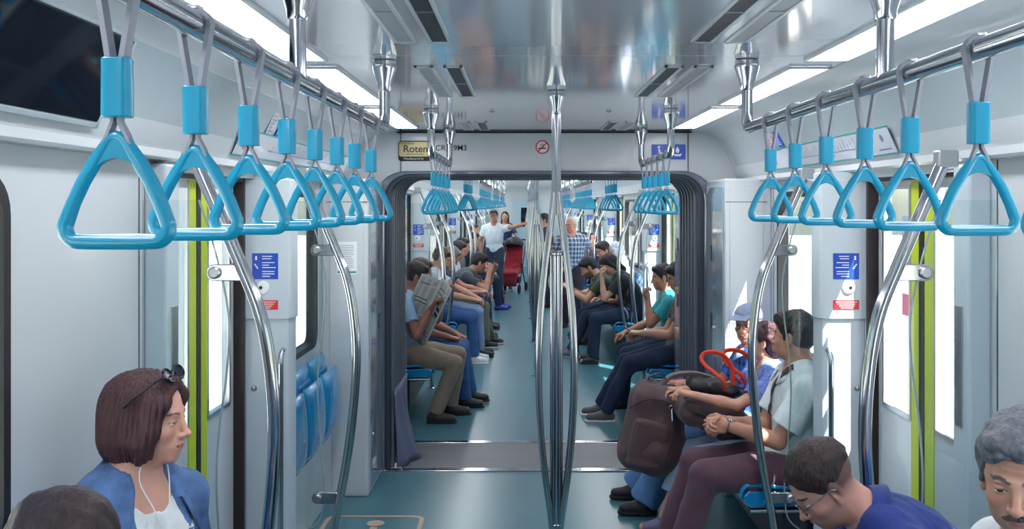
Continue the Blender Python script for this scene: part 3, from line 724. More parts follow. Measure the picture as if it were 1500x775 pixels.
# ================================================================ smooth-union figures (numpy distance fields + surface nets)
class Field:
    def __init__(s): s.ops = []
    def add(s, fn, lo, hi, k=.02, mode='u'): s.ops.append((fn, np.array(lo, float), np.array(hi, float), k, mode)); return s
    def cap(s, a, b, ra, rb=None, k=.02, mode='u', clips=(), sq=None):
        a = np.array(a, float); b = np.array(b, float); rb = ra if rb is None else rb; m = max(ra, rb); ba = b-a; L2 = max(1e-9, ba@ba)
        if sq is not None:
            ax = np.array(sq[0], float); ax /= np.linalg.norm(ax); f = 1/sq[1]-1
        def fn(P):
            d = P-a; t = np.clip((d@ba)/L2, 0, 1); q = d-t[..., None]*ba
            if sq is not None: q = q+(q@ax)[..., None]*ax*f
            r = np.sqrt((q*q).sum(-1))-(ra+(rb-ra)*t)
            if sq is not None and sq[1] < 1: r = r*min(1, sq[1]*1.3)
            for n, c in clips: r = np.maximum(r, P@n-c)
            return r
        m2 = m*(max(1, sq[1]) if sq is not None else 1)
        return s.add(fn, np.minimum(a, b)-m2, np.maximum(a, b)+m2, k, mode)
    def ell(s, c, r, k=.02, Rm=None, mode='u', clips=()):
        c = np.array(c, float); r = np.array(r, float); Rm = np.eye(3) if Rm is None else np.array(Rm); m = (np.abs(Rm)@r)
        def fn(P):
            q = (P-c)@Rm; a = np.sqrt(((q/r)**2).sum(-1)); b = np.sqrt(((q/(r*r))**2).sum(-1))
            d = np.where(b > 1e-6, a*(a-1)/np.maximum(b, 1e-6), -r.min())
            for n, cc in clips: d = np.maximum(d, P@n-cc)
            return d
        return s.add(fn, c-m, c+m, k, mode)
    def box(s, c, h, rr, k=.02, Rm=None, mode='u', clips=()):
        c = np.array(c, float); h = np.array(h, float); Rm = np.eye(3) if Rm is None else np.array(Rm); m = (np.abs(Rm)@h)
        def fn(P):
            q = np.abs((P-c)@Rm)-(h-rr); d = np.sqrt((np.maximum(q, 0)**2).sum(-1))+np.minimum(q.max(-1), 0)-rr
            for n, cc in clips: d = np.maximum(d, P@n-cc)
            return d
        return s.add(fn, c-m, c+m, k, mode)
    def bounds(s):
        lo = np.min([o[1] for o in s.ops if o[4] == 'u'], 0); hi = np.max([o[2] for o in s.ops if o[4] == 'u'], 0); return lo, hi
    def grid(s, lo, hi, h, noise=None):
        n = np.ceil((hi-lo)/h).astype(int)+1; G = np.full(n, .06, np.float32)
        ax = [lo[i]+h*np.arange(n[i]) for i in range(3)]
        for fn, a, b, k, mode in s.ops:
            pad = k+2.5*h+(.012 if mode == 'u' else 0)
            i0 = np.clip(np.floor((a-pad-lo)/h).astype(int), 0, n); i1 = np.clip(np.ceil((b+pad-lo)/h).astype(int)+1, 0, n)
            if (i1 <= i0).any(): continue
            P = np.stack(np.meshgrid(*[ax[i][i0[i]:i1[i]] for i in range(3)], indexing='ij'), -1)
            d = fn(P); sl = tuple(slice(i0[i], i1[i]) for i in range(3)); g = G[sl]
            if mode == 'u':
                if k > 0: hh = np.maximum(k-np.abs(g-d), 0)/k; G[sl] = np.minimum(g, d)-hh*hh*k*.25
                else: G[sl] = np.minimum(g, d)
            elif mode == 's':
                if k > 0: hh = np.maximum(k-np.abs(g+d), 0)/k; G[sl] = np.maximum(g, -d)+hh*hh*k*.25
                else: G[sl] = np.maximum(g, -d)
        if noise is not None:
            near = np.abs(G) < .03; idx = np.nonzero(near)
            P = np.stack([ax[i][idx[i]] for i in range(3)], -1); G[idx] += noise(P).astype(np.float32)
        return G
def nets(G, lo, h):
    S = G < 0; n = G.shape
    c = np.zeros((n[0]-1, n[1]-1, n[2]-1), np.int8)
    for dx in (0, 1):
        for dy in (0, 1):
            for dz in (0, 1): c += S[dx:n[0]-1+dx, dy:n[1]-1+dy, dz:n[2]-1+dz]
    act = (c > 0) & (c < 8); I = np.argwhere(act); idm = np.full(c.shape, -1, np.int64); idm[act] = np.arange(len(I))
    if len(I) == 0: return np.zeros((0, 3)), np.zeros((0, 4), int)
    acc = np.zeros((len(I), 3)); cnt = np.zeros(len(I))
    corners = [(a, b, d) for a in (0, 1) for b in (0, 1) for d in (0, 1)]
    val = {q: G[I[:, 0]+q[0], I[:, 1]+q[1], I[:, 2]+q[2]] for q in corners}
    for p in corners:
        for ax in range(3):
            if p[ax] == 1: continue
            q = list(p); q[ax] = 1; q = tuple(q); a, b = val[p], val[q]; m = (a < 0) != (b < 0)
            t = a[m]/(a[m]-b[m]); pt = np.tile(np.array(p, float), (m.sum(), 1)); pt[:, ax] += t; acc[m] += pt; cnt[m] += 1
    V = lo+h*(I+acc/cnt[:, None]); Q = []
    for ax in range(3):
        u, w = (ax+1) % 3, (ax+2) % 3
        sl0 = [slice(None)]*3; sl1 = [slice(None)]*3; sl0[ax] = slice(0, n[ax]-1); sl1[ax] = slice(1, n[ax])
        A, B = S[tuple(sl0)], S[tuple(sl1)]; E = np.argwhere(A != B)
        E = E[(E[:, u] > 0) & (E[:, w] > 0) & (E[:, u] < n[u]-1) & (E[:, w] < n[w]-1)]
        fl = A[E[:, 0], E[:, 1], E[:, 2]]
        def cell(du, dw): e = E.copy(); e[:, u] += du; e[:, w] += dw; return idm[e[:, 0], e[:, 1], e[:, 2]]
        q = np.stack([cell(-1, -1), cell(0, -1), cell(0, 0), cell(-1, 0)], 1)
        q[~fl] = q[~fl][:, ::-1]; q = q[(q >= 0).all(1)]; Q.append(q)
    return V, np.concatenate(Q)
def mesh_np(name, V, Q, mats, parent=None, col=None, mi=None, sharp=None):
    me = bpy.data.meshes.new(name); me.vertices.add(len(V)); me.vertices.foreach_set('co', np.ascontiguousarray(V, np.float32).ravel())
    me.loops.add(len(Q)*4); me.loops.foreach_set('vertex_index', Q.astype(np.int32).ravel()); me.polygons.add(len(Q))
    me.polygons.foreach_set('loop_start', np.arange(0, len(Q)*4, 4, dtype=np.int32)); me.polygons.foreach_set('use_smooth', np.ones(len(Q), bool))
    for m in (mats if isinstance(mats, (list, tuple)) else [mats]): me.materials.append(m)
    if mi is not None: me.polygons.foreach_set('material_index', mi.astype(np.int32))
    me.update(calc_edges=True); me.validate()
    if col is not None:
        a = me.color_attributes.new('Col', 'FLOAT_COLOR', 'POINT'); c = np.ones((len(V), 4), np.float32); c[:, :3] = col; a.data.foreach_set('color', c.ravel())
    o = bpy.data.objects.new(name, me); COL.objects.link(o); o.parent = parent; return o
def fmesh(name, f, h, m, parent, noise=None, col=None):
    lo, hi = f.bounds(); lo = lo-3*h-.012; hi = hi+3*h+.012
    V, Q = nets(f.grid(lo, hi, h, noise), lo, h)
    return mesh_np(name, V, Q, m, parent, col(V) if col is not None else None)
def wob(amp, freq, seed, stretch=(1, 1, 1)):
    r = np.random.default_rng(seed); K = [(r.normal(size=3)*np.array(stretch), r.uniform(0, 6.28), r.normal(size=3)*np.array(stretch), r.uniform(0, 6.28)) for _ in range(4)]
    def fn(P):
        s = 0
        for a, p, b, q in K: s = s+np.sin(P@a*freq+p+1.5*np.sin(P@b*freq*.6+q))
        return amp*s/2.2
    return fn
def nrm(v): v = np.array(v, float); return v/np.linalg.norm(v)
def rot(ax, deg):
    return np.array(Matrix.Rotation(R(deg), 3, ax))
def ik(a, b, la, lb, hint):
    a, b = np.array(a, float), np.array(b, float); d = b-a; D = np.linalg.norm(d)
    if D > (la+lb)*.999: b = a+d/D*(la+lb)*.999; d = b-a; D = np.linalg.norm(d)
    x = (la*la-lb*lb+D*D)/(2*D); hgt = math.sqrt(max(0, la*la-x*x)); u = d/D; hn = np.array(hint, float); hn = hn-u*(hn@u); hn = nrm(hn)
    return a+u*x+hn*hgt, b
SKINM = mat('skin', (200, 150, 125), .5, vcol=True, bump=.05, bscale=160, var=.04, vscale=30, sss=.25)
EYEW = mat('eye white', (225, 222, 218), .2); IRIS = mat('iris brown', (52, 34, 24), .15)
def cloth(name, col, **k): 
    kw = dict(rough=.85, bump=.25, bscale=180, var=.10, vscale=14, sheen=.15); kw.update(k); return mat(name, col, **kw)
def person(label, loc, yaw, top, legs, shoe=(30, 30, 34), skin=(196, 146, 122), hair=((45, 32, 30), 'short'), scale=1.0, seat=True, lean=4, sway=0, twist=0,
           head=(0, 0, 0), hands=None, elbows=None, feet=None, knees=None, sleeve=.62, female=False, build=1.0, h=.010, hf=.0045, hipz=None, curl=(.5, .5), hdir=(None, None), pnorm=(None, None),
           neckf=.0, legcut=1.0, collar=None, glasses=None, cap=None, stubble=0, mustache=None, lid=0, topname='shirt', legname='trousers', noise=1, baggy=0, hem=.0, sole=None, group=None, openjacket=None, wrinkles=0, eyes=True, fingers=True, loose=0, extra=None):
    S = scale; rz = R(yaw)
    root = empty('person', (loc[0], loc[1], loc[2] if len(loc) > 2 else 0), rz, label, 'person', group)
    A = lambda *v: np.array(v, float)
    hz = hipz if hipz is not None else (.55/S if seat else .93)
    hw = .092 if not female else .10
    P0 = A(0, 0, hz)
    def dr(a): q = R(a); return A(math.sin(R(sway)), math.sin(q)*math.cos(R(sway)), math.cos(q)*math.cos(R(sway)))
    base = -14 if seat else 0
    def conv(p):
        if isinstance(p, Vector): q = Matrix.Rotation(-rz, 3, 'Z') @ (p-Vector((loc[0], loc[1], loc[2] if len(loc) > 2 else 0))); return np.array(q)/S
        return np.array(p[:3], float)/S
    if hands: hands = [None if q is None else conv(q) for q in hands]
    if feet: feet = [None if q is None else (tuple(conv(q))+tuple(q[3:]) if not isinstance(q, Vector) else tuple(conv(q))) for q in feet]
    P1 = P0+.23*nrm(dr(base+lean*.9)); P2 = P1+.27*nrm(dr(lean*1.15+(4 if seat else 0)))
    up = nrm(P2-P1); tw = rot('Z', twist); side = tw@A(1, 0, 0); side = nrm(side-up*(side@up)); fwd = np.cross(up, side)
    Rt = np.stack([side, fwd, up], 1)
    sw = (.158 if female else .178)*(.6+.4*build)
    # head
    hy, hp, hr = head      # yaw left +, pitch down +, roll
    Hr = rot('Z', hy)@rot('X', -hp)@rot('Y', hr)
    nd = nrm(up*1.0+A(0, .25+neckf, .35)); HC = P2+nd*.082+Hr@A(0, .012, .075)
    hs = .95 if female else 1.0
    def W(v): return HC+Hr@(np.array(v, float)*hs)
    f = Field(); b = build
    # torso
    tr = .9 if female else 1
    f.ell(P0+A(0, .0, .02), (.165*b, .115*b, .11), .03)
    f.ell(P1-up*.02+fwd*.012, (.140*b*tr, .105*b, .15), .05, Rt); f.ell(P1+(P2-P1)*.42, (.158*b*tr, .108*b, .19), .05, Rt)
    if female:
        for s in (-1, 1): f.ell(P1+up*.12+side*.07*s+fwd*.085, (.05, .05, .055), .03, Rt)
    sh = {}; el = {}; wr = {}
    sc_ = P2-up*.075
    f.cap(P2-up*.035-side*.07, P2-up*.035+side*.07, .045, k=.04); f.cap(P2-up*.06, P2+up*.02, .062 if not female else .052, .05, .04)
    for i, s in enumerate((-1, 1)):
        p = sc_+side*sw*s*.97+fwd*.005; sh[i] = p; f.cap(P2-up*.03+side*.06*s, p, .040*b, .050*b, .05)
        t = hands[i] if hands and hands[i] is not None else A(.11*s, .36, hz+.08)
        hn = elbows[i] if elbows and elbows[i] is not None else A(.5*s, -.5, -1)
        e, w = ik(p, t, .29, .25, hn); el[i] = e; wr[i] = w
        ar = (.86 if female else 1)*(.5+.5*b)
        f.cap(p, p+(e-p)*.5, .050*ar, .047*ar, .03); f.cap(p+(e-p)*.45, e, .046*ar, .037*ar, .02); f.cap(e, e+(w-e)*.4, .038*ar, .039*ar, .015); f.cap(e+(w-e)*.35, w, .038*ar, .0255*ar, .015, )
    # legs
    hip = {}; kn = {}; an = {}; toe = {}
    for i, s in enumerate((-1, 1)):
        p = P0+A(hw*s, .02, 0); hip[i] = p
        if feet and feet[i] is not None: t = np.array(feet[i][:3], float); ty = feet[i][3] if len(feet[i]) > 3 else 0; tp = feet[i][4] if len(feet[i]) > 4 else 0
        else: t = A(.11*s, .47 if seat else .02, .09); ty = 8*s; tp = 0
        hn = knees[i] if knees and knees[i] is not None else A(.1*s, 1, .8)
        e, w = ik(p, t, .43, .425, hn); kn[i] = e; an[i] = w
        ft = rot('Z', -ty)@rot('X', tp)@A(0, 1, 0); toe[i] = ft
        f.cap(p, p+(e-p)*.5, .088*b, .076*b, .03); f.cap(p+(e-p)*.5, e, .074*b, .056*b, .03); f.cap(e, e+(w-e)*.35, .054*b, .054*b, .02); f.cap(e+(w-e)*.3, w, .054*b, .036, .02)
        f.cap(w-A(0, 0, .045), w+ft*.13-A(0, 0, .055), .034, .026, .02)
    # neck + head
    nr = .052 if female else .060
    f.cap(P2-up*.03, HC+Hr@A(0, -.022, -.055), nr, nr*.95, .03)
    def He(c, r, k=.02, mode='u', clips=()): f.ell(W(c), np.array(r)*hs, k*1.0, Hr, mode, clips)
    He((0, -.014, .034), (.0755, .096, .084), .02); He((0, .024, -.028), (.062, .062, .082), .03)
    jw = .043 if female else .050
    He((0, .030, -.074), (jw, .048, .038), .03); He((0, .070, -.098), (.021, .016, .015), .02)
    f.cap(W((-.034, .074, .019)), W((.034, .074, .019)), .009*hs, k=.014)
    for s in (-1, 1):
        He((.040*s, .056, -.030), (.020, .020, .018), .018)
        He((.0315*s, .101, .001), (.018, .020, .0145), .010, 's')
        # ears
        He((.0745*s, -.010, -.012), (.008, .018, .031), .006); He((.083*s, -.004, -.010), (.006, .010, .018), .004, 's'); He((.073*s, .0, -.040), (.008, .008, .010), .006)
        # lids
        eb = W((.0315*s, .0705, .0)); dn = Hr@A(0, 0, 1)
        for (zc, sg) in ((.0022-.009*lid, 1), (-.0045, -1)):
            nn = -dn*sg; cc = nn@(eb+dn*zc*hs)
            f.ell(eb, np.array((.0150, .0142, .0138))*hs, .0025, Hr, clips=((nn, cc),))
    f.cap(W((0, .084, .010)), W((0, .103, -.031)), .0065*hs, .0095*hs, .012); He((0, .107, -.035), (.0105, .010, .009), .008)
    for s in (-1, 1): He((.0125*s, .094, -.038), (.0075, .010, .0072), .006); He((.006*s, .103, -.0455), (.003, .004, .003), .002, 's')
    He((0, .070, -.064), (.030, .023, .024), .018)
    f.cap(W((-.019, .0845, -.0655)), W((0, .0935, -.0600)), .0042*hs, .0058*hs, .005); f.cap(W((.019, .0845, -.0655)), W((0, .0935, -.0600)), .0042*hs, .0058*hs, .005)
    f.cap(W((-.014, .0845, -.0715)), W((.014, .0845, -.0715)), .0062*hs, k=.006); f.cap(W((-.021, .089, -.0662)), W((.021, .089, -.0662)), .0022, k=.002, mode='s')
    if wrinkles:
        for zz in (.034, .043, .053, .063):
            pts_ = [W((x_, .0918-7*x_*x_-.25*max(0, zz-.045), zz+.0025*math.sin(x_*70+zz*200))) for x_ in np.linspace(-.04, .04, 7)]
            for a_, b_ in zip(pts_, pts_[1:]): f.cap(a_, b_, .0128, k=.002, mode='s')
        for s in (-1, 1):
            f.cap(W((.020*s, .108, -.036)), W((.034*s, .094, -.060)), .0065, k=.006, mode='s'); f.cap(W((.020*s, .098, -.018)), W((.044*s, .088, -.016)), .004, k=.006, mode='s')
    # hands
    fine = []; hf2 = hf
    for i, s in enumerate((-1, 1)):
        w = wr[i]; d = nrm(hdir[i]) if hdir[i] is not None else nrm(w-el[i])
        pn = np.array(pnorm[i], float) if pnorm[i] is not None else A(0, -.3, -1)
        pn = nrm(pn-d*(pn@d)); ac = np.cross(d, pn)*s     # across, towards the thumb
        thumb = -ac if False else ac
        q = .92 if female else 1.0
        palm = w+d*.052*q; Rp = np.stack([ac, d, pn], 1)
        f.box(palm, (.040*q, .050*q, .0145), .0135, .012, Rp); f.cap(w-d*.02, w+d*.03, .024*q, .022*q, .015, sq=(pn, .8))
        if fingers:
            c = curl[i]; lens = (.068, .076, .071, .056)
            for k in range(4):
                bp = w+d*(.094-.004*abs(k-1.2))*q+ac*(.030-.0195*k)*q; r0 = .0085*q-(.001 if k == 3 else 0); L = lens[k]*q; a = 0; pt = bp-d*.01; dd = d
                for j, fr in enumerate((.45, .30, .25)):
                    a += c*(55, 70, 50)[j]+(3*k if c > .3 else 0); dd = nrm(d*math.cos(R(a))+pn*math.sin(R(a))+ac*(.10-.07*k)*(1-c)); np_ = pt+dd*(L*fr+(.01 if j == 0 else 0))
                    f.cap(pt, np_, r0, r0*.93, .0035); pt = np_; r0 *= .93
            tb = w+d*.026*q+ac*.026*q; t1 = tb+nrm(d*.7+ac*.75+pn*.35)*.042*q; t2 = t1+nrm(d*1+ac*(.25-.3*c)+pn*(.2+.5*c))*.032*q; t3 = t2+nrm(d*.9+ac*(.1-.5*c)+pn*(.1+.6*c))*.026*q
            f.cap(tb, t1, .0125*q, .0105*q, .008); f.cap(t1, t2, .0105*q, .0095*q, .003); f.cap(t2, t3, .0095*q, .008*q, .002)
        else: f.ell(w+d*.12, (.03, .05, .018), .02, Rp)
        cen = w+d*.085; fine.append((cen-.12, cen+.12))
    fine.append((W((0, 0, 0))-.15, W((0, 0, 0))+.15))
    # colouring of the skin
    base_c = np.array(srgb(*skin)[:3]); hc = np.array(srgb(*hair[0])[:3])
    def colour(V):
        c = np.tile(base_c, (len(V), 1)); q = ((V-HC)@Hr)/hs
        def spot(cx, cy, cz, rx, ry, rz_, colr, str_=1):
            d = ((q[:, 0]-cx)/rx)**2+((q[:, 1]-cy)/ry)**2+((q[:, 2]-cz)/rz_)**2; m = np.clip(1.6-1.6*d, 0, 1)[:, None]*str_; c[:] = c*(1-m)+np.array(colr)*m
        lip = base_c*np.array((.80, .48, .50)) if not female else base_c*np.array((.85, .45, .50))
        if stubble:
            m = (np.clip((-.028-q[:, 2]-.25*np.maximum(0, .02-q[:, 1]))/.02, 0, 1)*np.clip((q[:, 2]+.128)/.01, 0, 1)*np.clip((q[:, 1]+.012)/.012, 0, 1)*np.clip((.086-np.abs(q[:, 0])*0-q[:, 1]*0)/.01, 0, 1))[:, None]*stubble
            c[:] = c*(1-m)+hc*.9*m
        if hair[1] == 'fade':
            m = (np.clip((.012-(.8*q[:, 1]-.6*q[:, 2]))/.012, 0, 1)*np.clip((q[:, 2]+.062)/.05, 0, 1))[:, None]*.75
            c[:] = c*(1-m)+(hc*1.25)*m
        spot(0, .09, -.066, .023, .03, .010, lip, .85)
        for s in (-1, 1):
            spot(.042*s, .07, -.03, .022, .03, .02, base_c*np.array((1.02, .78, .75)), .45); spot(0, .112, -.036, .014, .02, .012, base_c*np.array((1.02, .80, .78)), .4)
            for t in np.linspace(0, 1, 5): spot((.016+.032*t)*s, .085-.012*t, .0195+.006*math.sin(t*2.6)-.002*t, .0075, .02, .0042 if not female else .003, hc*(.8 if hair[1] != 'grey' else .4), .9)
            if eyes:
                for t in np.linspace(-1, 1, 6): spot((.0315+.0125*t)*s, .082, .0045-.008*lid-.003*t*t, .0032, .02, .0022, (.02, .012, .012), .8)
            if not eyes: spot(.0315*s, .08, 0, .012, .03, .004, (.03, .02, .02), .9)
        return c
    Vs, Qs = [], []; o_ = 0
    lo, hi = f.bounds(); lo -= 3*h; hi += 3*h
    V, Q = nets(f.grid(lo, hi, h), lo, h); cc = V[Q].mean(1); keep = np.ones(len(Q), bool)
    for a, bb in fine: keep &= ~((cc > a+h*.7) & (cc < bb-h*.7)).all(1)
    Vs.append(V); Qs.append(Q[keep]); o_ = len(V)
    for k, (a, bb) in enumerate(fine):
        hh = hf2 if k < 2 else hf2*.8
        G = f.grid(a-2*hh, bb+2*hh, hh); V, Q = nets(G, a-2*hh, hh); cc = V[Q].mean(1); keep = ((cc > a) & (cc < bb)).all(1)
        for a2, b2 in fine[:k]: keep &= ~((cc > a2) & (cc < b2)).all(1)
        Vs.append(V); Qs.append(Q[keep]+o_); o_ += len(V)
    V = np.concatenate(Vs); Q = np.concatenate(Qs)
    use = np.unique(Q); mp = np.full(len(V), -1); mp[use] = np.arange(len(use)); V = V[use]; Q = mp[Q]
    body = mesh_np('body', V*S, Q, SKINM, root, colour(V))
    info = dict(root=root, HC=HC, Hr=Hr, hs=hs, S=S, sh=sh, el=el, wr=wr, kn=kn, an=an, P0=P0, P1=P1, P2=P2, W=W, up=up, side=side, fwd=fwd, Rt=Rt, hip=hip, b=b, female=female, h=h)
    def out(name, fld, hh, m, parent=root, noise_=None):
        lo, hi = fld.bounds(); lo = lo-3*hh-.012; hi = hi+3*hh+.012
        V, Q = nets(fld.grid(lo, hi, hh, noise_), lo, hh); return mesh_np(name, V*S, Q, m, parent)
    info['out'] = out
    # trousers
    g = Field(); lt = .012+.012*baggy; 
    g.ell(P0+A(0, 0, .015), (.175*b, .125*b, .115), .03, clips=((A(0, 0, 1), hz+.10),))
    for i, s in enumerate((-1, 1)):
        e, w, p = kn[i], an[i], hip[i]; u1 = nrm(w-e); end = e+(w-e)*min(1, legcut) if legcut < 1 else w+u1*.01
        g.cap(p, p+(e-p)*.5, .088*b+lt, .078*b+lt, .03); g.cap(p+(e-p)*.5, e, .077*b+lt, .055*b+lt, .02)
        cl = ((u1, u1@end),); rr = (.053*b+lt, .046*b+lt*1.2)
        g.cap(e, w+u1*.05, rr[0], rr[1]+(.012*baggy), .03, clips=cl)
        g.cap(w if legcut >= 1 else end, (w if legcut >= 1 else end)+u1*.08, .036 if legcut >= 1 else .055, k=.004, mode='s')
    tm = legs if not isinstance(legs, tuple) else cloth('cloth '+'-'.join(map(str, legs)), legs)
    wn1 = wob(.0024*noise, 30, 5, (1, 1, .8)); out(legname, g, max(.007, h*.8), tm, root, wn1)
    # shoes
    sm = shoe if not isinstance(shoe, tuple) else cloth('shoe '+'-'.join(map(str, shoe)), shoe, rough=.5, bump=.1)
    for i in (0, 1):
        w, ft = an[i], toe[i]; dn = nrm(A(0, 0, -1)-ft*(ft@A(0, 0, -1))); sd = np.cross(ft, dn); Rf = np.stack([sd, ft, dn], 1); hl = w+dn*.045-ft*.02
        g = Field(); k1 = .9 if female else 1
        g.cap(hl-ft*.015, hl+ft*.06, .040*k1, .038*k1, .02); g.cap(hl+ft*.05+dn*.005, hl+ft*.155*k1+dn*.012, .041*k1, .034*k1, .03, clips=((dn, dn@(hl+dn*.037)),))
        g.cap(w-dn*.01, w+dn*.03, .041, .042, .02, clips=((-dn, -dn@(w-dn*.012)),)); g.cap(w-dn*.03, w-dn*.0, .033, k=.003, mode='s')
        so_ = out('shoe', g, .006 if h < .012 else .008, sm)
        g = Field(); g.box(hl+dn*.036+ft*.055*k1, (.043*k1, .128*k1, .010), .0095, .0, Rf)
        g = Field(); c1 = ((dn, dn@(hl+dn*.046)), (-dn, -dn@(hl+dn*.026)))
        g.cap(hl-ft*.012+dn*.036, hl+ft*.06+dn*.036, .045*k1, .041*k1, .0, clips=c1); g.cap(hl+ft*.06+dn*.036, hl+ft*.158*k1+dn*.036, .046*k1, .040*k1, .0, clips=c1)
        out('sole', g, .005 if h < .012 else .007, cloth('sole '+'-'.join(map(str, sole or (24, 24, 26))), sole or (24, 24, 26), bump=0), so_)
    # top
    tmat = top if not isinstance(top, tuple) else cloth('cloth '+'-'.join(map(str, top)), top)
    g = Field(); t = .013+.006*loose
    g.cap(P2-up*.035-side*.07, P2-up*.035+side*.07, .045+t*.9, k=.04)
    hemz = hz-.03+hem
    hc_ = ((A(0, 0, -1), -hemz),)
    g.ell(P0+A(0, .01*loose, .03-.03*loose), (.172*b+t*.5+.012*loose, .122*b+t*.5+.025*loose, .12+.03*loose), .04, clips=hc_)
    g.ell(P1-up*.03+fwd*.008, (.142*b*tr+t, .105*b+t+.004*loose, .17), .06, Rt); g.ell(P1+(P2-P1)*.42, (.160*b*tr+t, .110*b+t, .198), .05, Rt)
    if female:
        for s in (-1, 1): g.ell(P1+up*.12+side*.07*s+fwd*.088, (.05+t*.6, .05+t*.6, .058), .04, Rt)
    for i, s in enumerate((-1, 1)):
        p, e, w = sh[i], el[i], wr[i]; g.cap(P2-up*.032+side*.06*s, p, .041*b+t*.8, .051*b+t*.8, .05)
        ar = (.86 if female else 1)*(.5+.5*b); u1, u2 = nrm(e-p), nrm(w-e)
        if sleeve <= 1:
            end = p+(e-p)*sleeve; g.cap(p, end+u1*.05, .051*ar+t, .050*ar+t*1.25, .03, clips=((u1, u1@end),))
            g.cap(end-u1*.010, end+u1*.06, .047*ar+.003, k=.002, mode='s', clips=())
            info.setdefault('sle', {})[i] = end
        else:
            g.cap(p, e, .051*ar+t, .041*ar+t, .03); end = e+(w-e)*(sleeve-1); g.cap(e, end+u2*.04, .041*ar+t, .033*ar+t*.8, .03, clips=((u2, u2@end),))
            g.cap(end-u2*.01, end+u2*.06, .026*ar+t*.45+.006*(2-sleeve), k=.002, mode='s')
    g.cap(P2-up*.012, P2+nd*.16, nr+.004, nr+.02, k=.008, mode='s'); g.ell(P2+fwd*.065+up*.012, (.05, .045, .055 if not female else .07), .008, Rt, 's')
    if openjacket: g.ell(P1+up*.10+fwd*.15, (openjacket, .13, .40), .01, Rt, 's')
    out(topname, g, max(.006, h*.72), tmat, root, (lambda a_, b_: (lambda P: a_(P)+b_(P)))(wob(.0032*noise, 22, 9, (1, 1, .6)), wob(.0012*noise, 60, 4, (1, 1, .5))))
    if openjacket is not None and openjacket:
        g = Field(); g.ell(P1-up*.03+fwd*.008, (.142*b*tr+.010, .105*b+.009, .17), .06, Rt); g.ell(P1+(P2-P1)*.40, (.158*b*tr+.009, .110*b+.009, .185), .05, Rt)
        for s in (-1, 1): g.ell(P1+up*.12+side*.07*s+fwd*.088, (.058, .058, .064), .04, Rt)
        g.cap(P2-up*.03, P2+nd*.16, nr+.004, nr+.02, k=.008, mode='s'); g.ell(P2+fwd*.07+up*.0, (.06, .05, .08), .008, Rt, 's')
        out('undershirt', g, .006, extra or cloth('white tee', (222, 226, 228)), root, wob(.003, 40, 3))
    if collar is not None:
        cm = cloth('cloth '+'-'.join(map(str, collar)), collar) if isinstance(collar, tuple) else collar
        big = 1.5 if openjacket else 1.0; vs = []; n_ = 28; fs = []
        for k_ in range(n_+1):
            t_ = -1+2*k_/n_; ph = R(t_*(138 if openjacket else 158)); dv = -fwd*math.cos(ph)+side*math.sin(ph); a_ = abs(t_)
            r0 = nr+(.008 if not openjacket else .016)+.020*a_**2*big; z0 = .030-.050*a_**2.5*big
            cpt = P2+up*.0+nd*.006
            fl = 1+.55*max(0, a_-.7)/.3
            rows = [(r0+.004, z0-.030), (r0, z0), (r0+.008*big, z0+.004), (r0+.022*big, z0-.016*big), (r0+.036*big*fl**.5, z0-.034*big*fl)]
            for r_, z_ in rows: vs.append(tuple((cpt+dv*r_+up*z_+fwd*.012*a_*big)*S))
        m5 = 5
        fs = [(k_*m5+j_, k_*m5+j_+1, (k_+1)*m5+j_+1, (k_+1)*m5+j_) for k_ in range(n_) for j_ in range(m5-1)]
        co = MB().add(vs, fs).build('collar', cm, root, smooth=True, angle=70); sm_ = co.modifiers.new('s', 'SOLIDIFY'); sm_.thickness = .005; sm_.offset = 0
    # hair
    hcol, style = hair
    hm = mat('hair '+'-'.join(map(str, hcol)), hcol, .5, bump=.7, bscale=55, var=.35, vscale=45, stretch=(2.2, 2.2, .35), spec=.4)
    Wn = lambda v: Hr@np.array(v, float); 
    def clip(n, d): n = Wn(n); nl = np.linalg.norm(n); n = n/nl; return (n, n@HC+d*hs/nl)
    g = Field(); hn_ = .0055 if hf > .004 else hf
    def G(c, r, k=.01, clips=(), mode='u'): g.ell(W(c), np.array(r)*hs, k, Hr, mode, clips)
    if style in ('short', 'quiff', 'fade', 'grey', 'thin'):
        th = {'short': .010, 'quiff': .014, 'fade': .011, 'grey': .015, 'thin': .004}[style]
        front = clip((0, .80, -.60), {'thin': -.005, 'grey': .016}.get(style, .018)); nape = clip((0, 0, -1), .062)
        fd = (clip((0, -.30, -1), -.004),) if style == 'fade' else ()
        G((0, -.016, .038), (.0765+th*.7, .097+th*.7, .082+th), clips=(front, nape)+fd)
        if style != 'fade': G((0, -.035, -.012), (.066+th*.5, .075+th*.4, .06), .015, clips=(clip((0, 1, -.1), -.02), nape))
        if style in ('quiff', 'grey', 'short'): g.cap(W((-.04, .055, .088)), W((.04, .055, .088)), .022*hs, k=.03)
        if style != 'fade':
          for s in (-1, 1): g.cap(W((.070*s, .012, .03)), W((.071*s, .012, -.012)), .0085*hs, .004*hs, .01, sq=None)
        for s in (-1, 1): He_ = None; g.ell(W((.080*s, -.010, -.014)), np.array((.016, .021, .035))*hs, .004, Hr, 's')
        nz = (lambda a_, b_: (lambda P: a_(P)+b_(P)))(wob(.0015 if style != 'grey' else .0034, 110, 2), wob(.002, 45, 8))
    elif style == 'bob':
        G((0, -.020, .034), (.089, .108, .094), clips=(clip((0, .82, -.57), .010),))
        G((0, -.045, -.035), (.088, .085, .105), .03, clips=(clip((0, 0, -1), .108), clip((0, 1, .0), .03)))
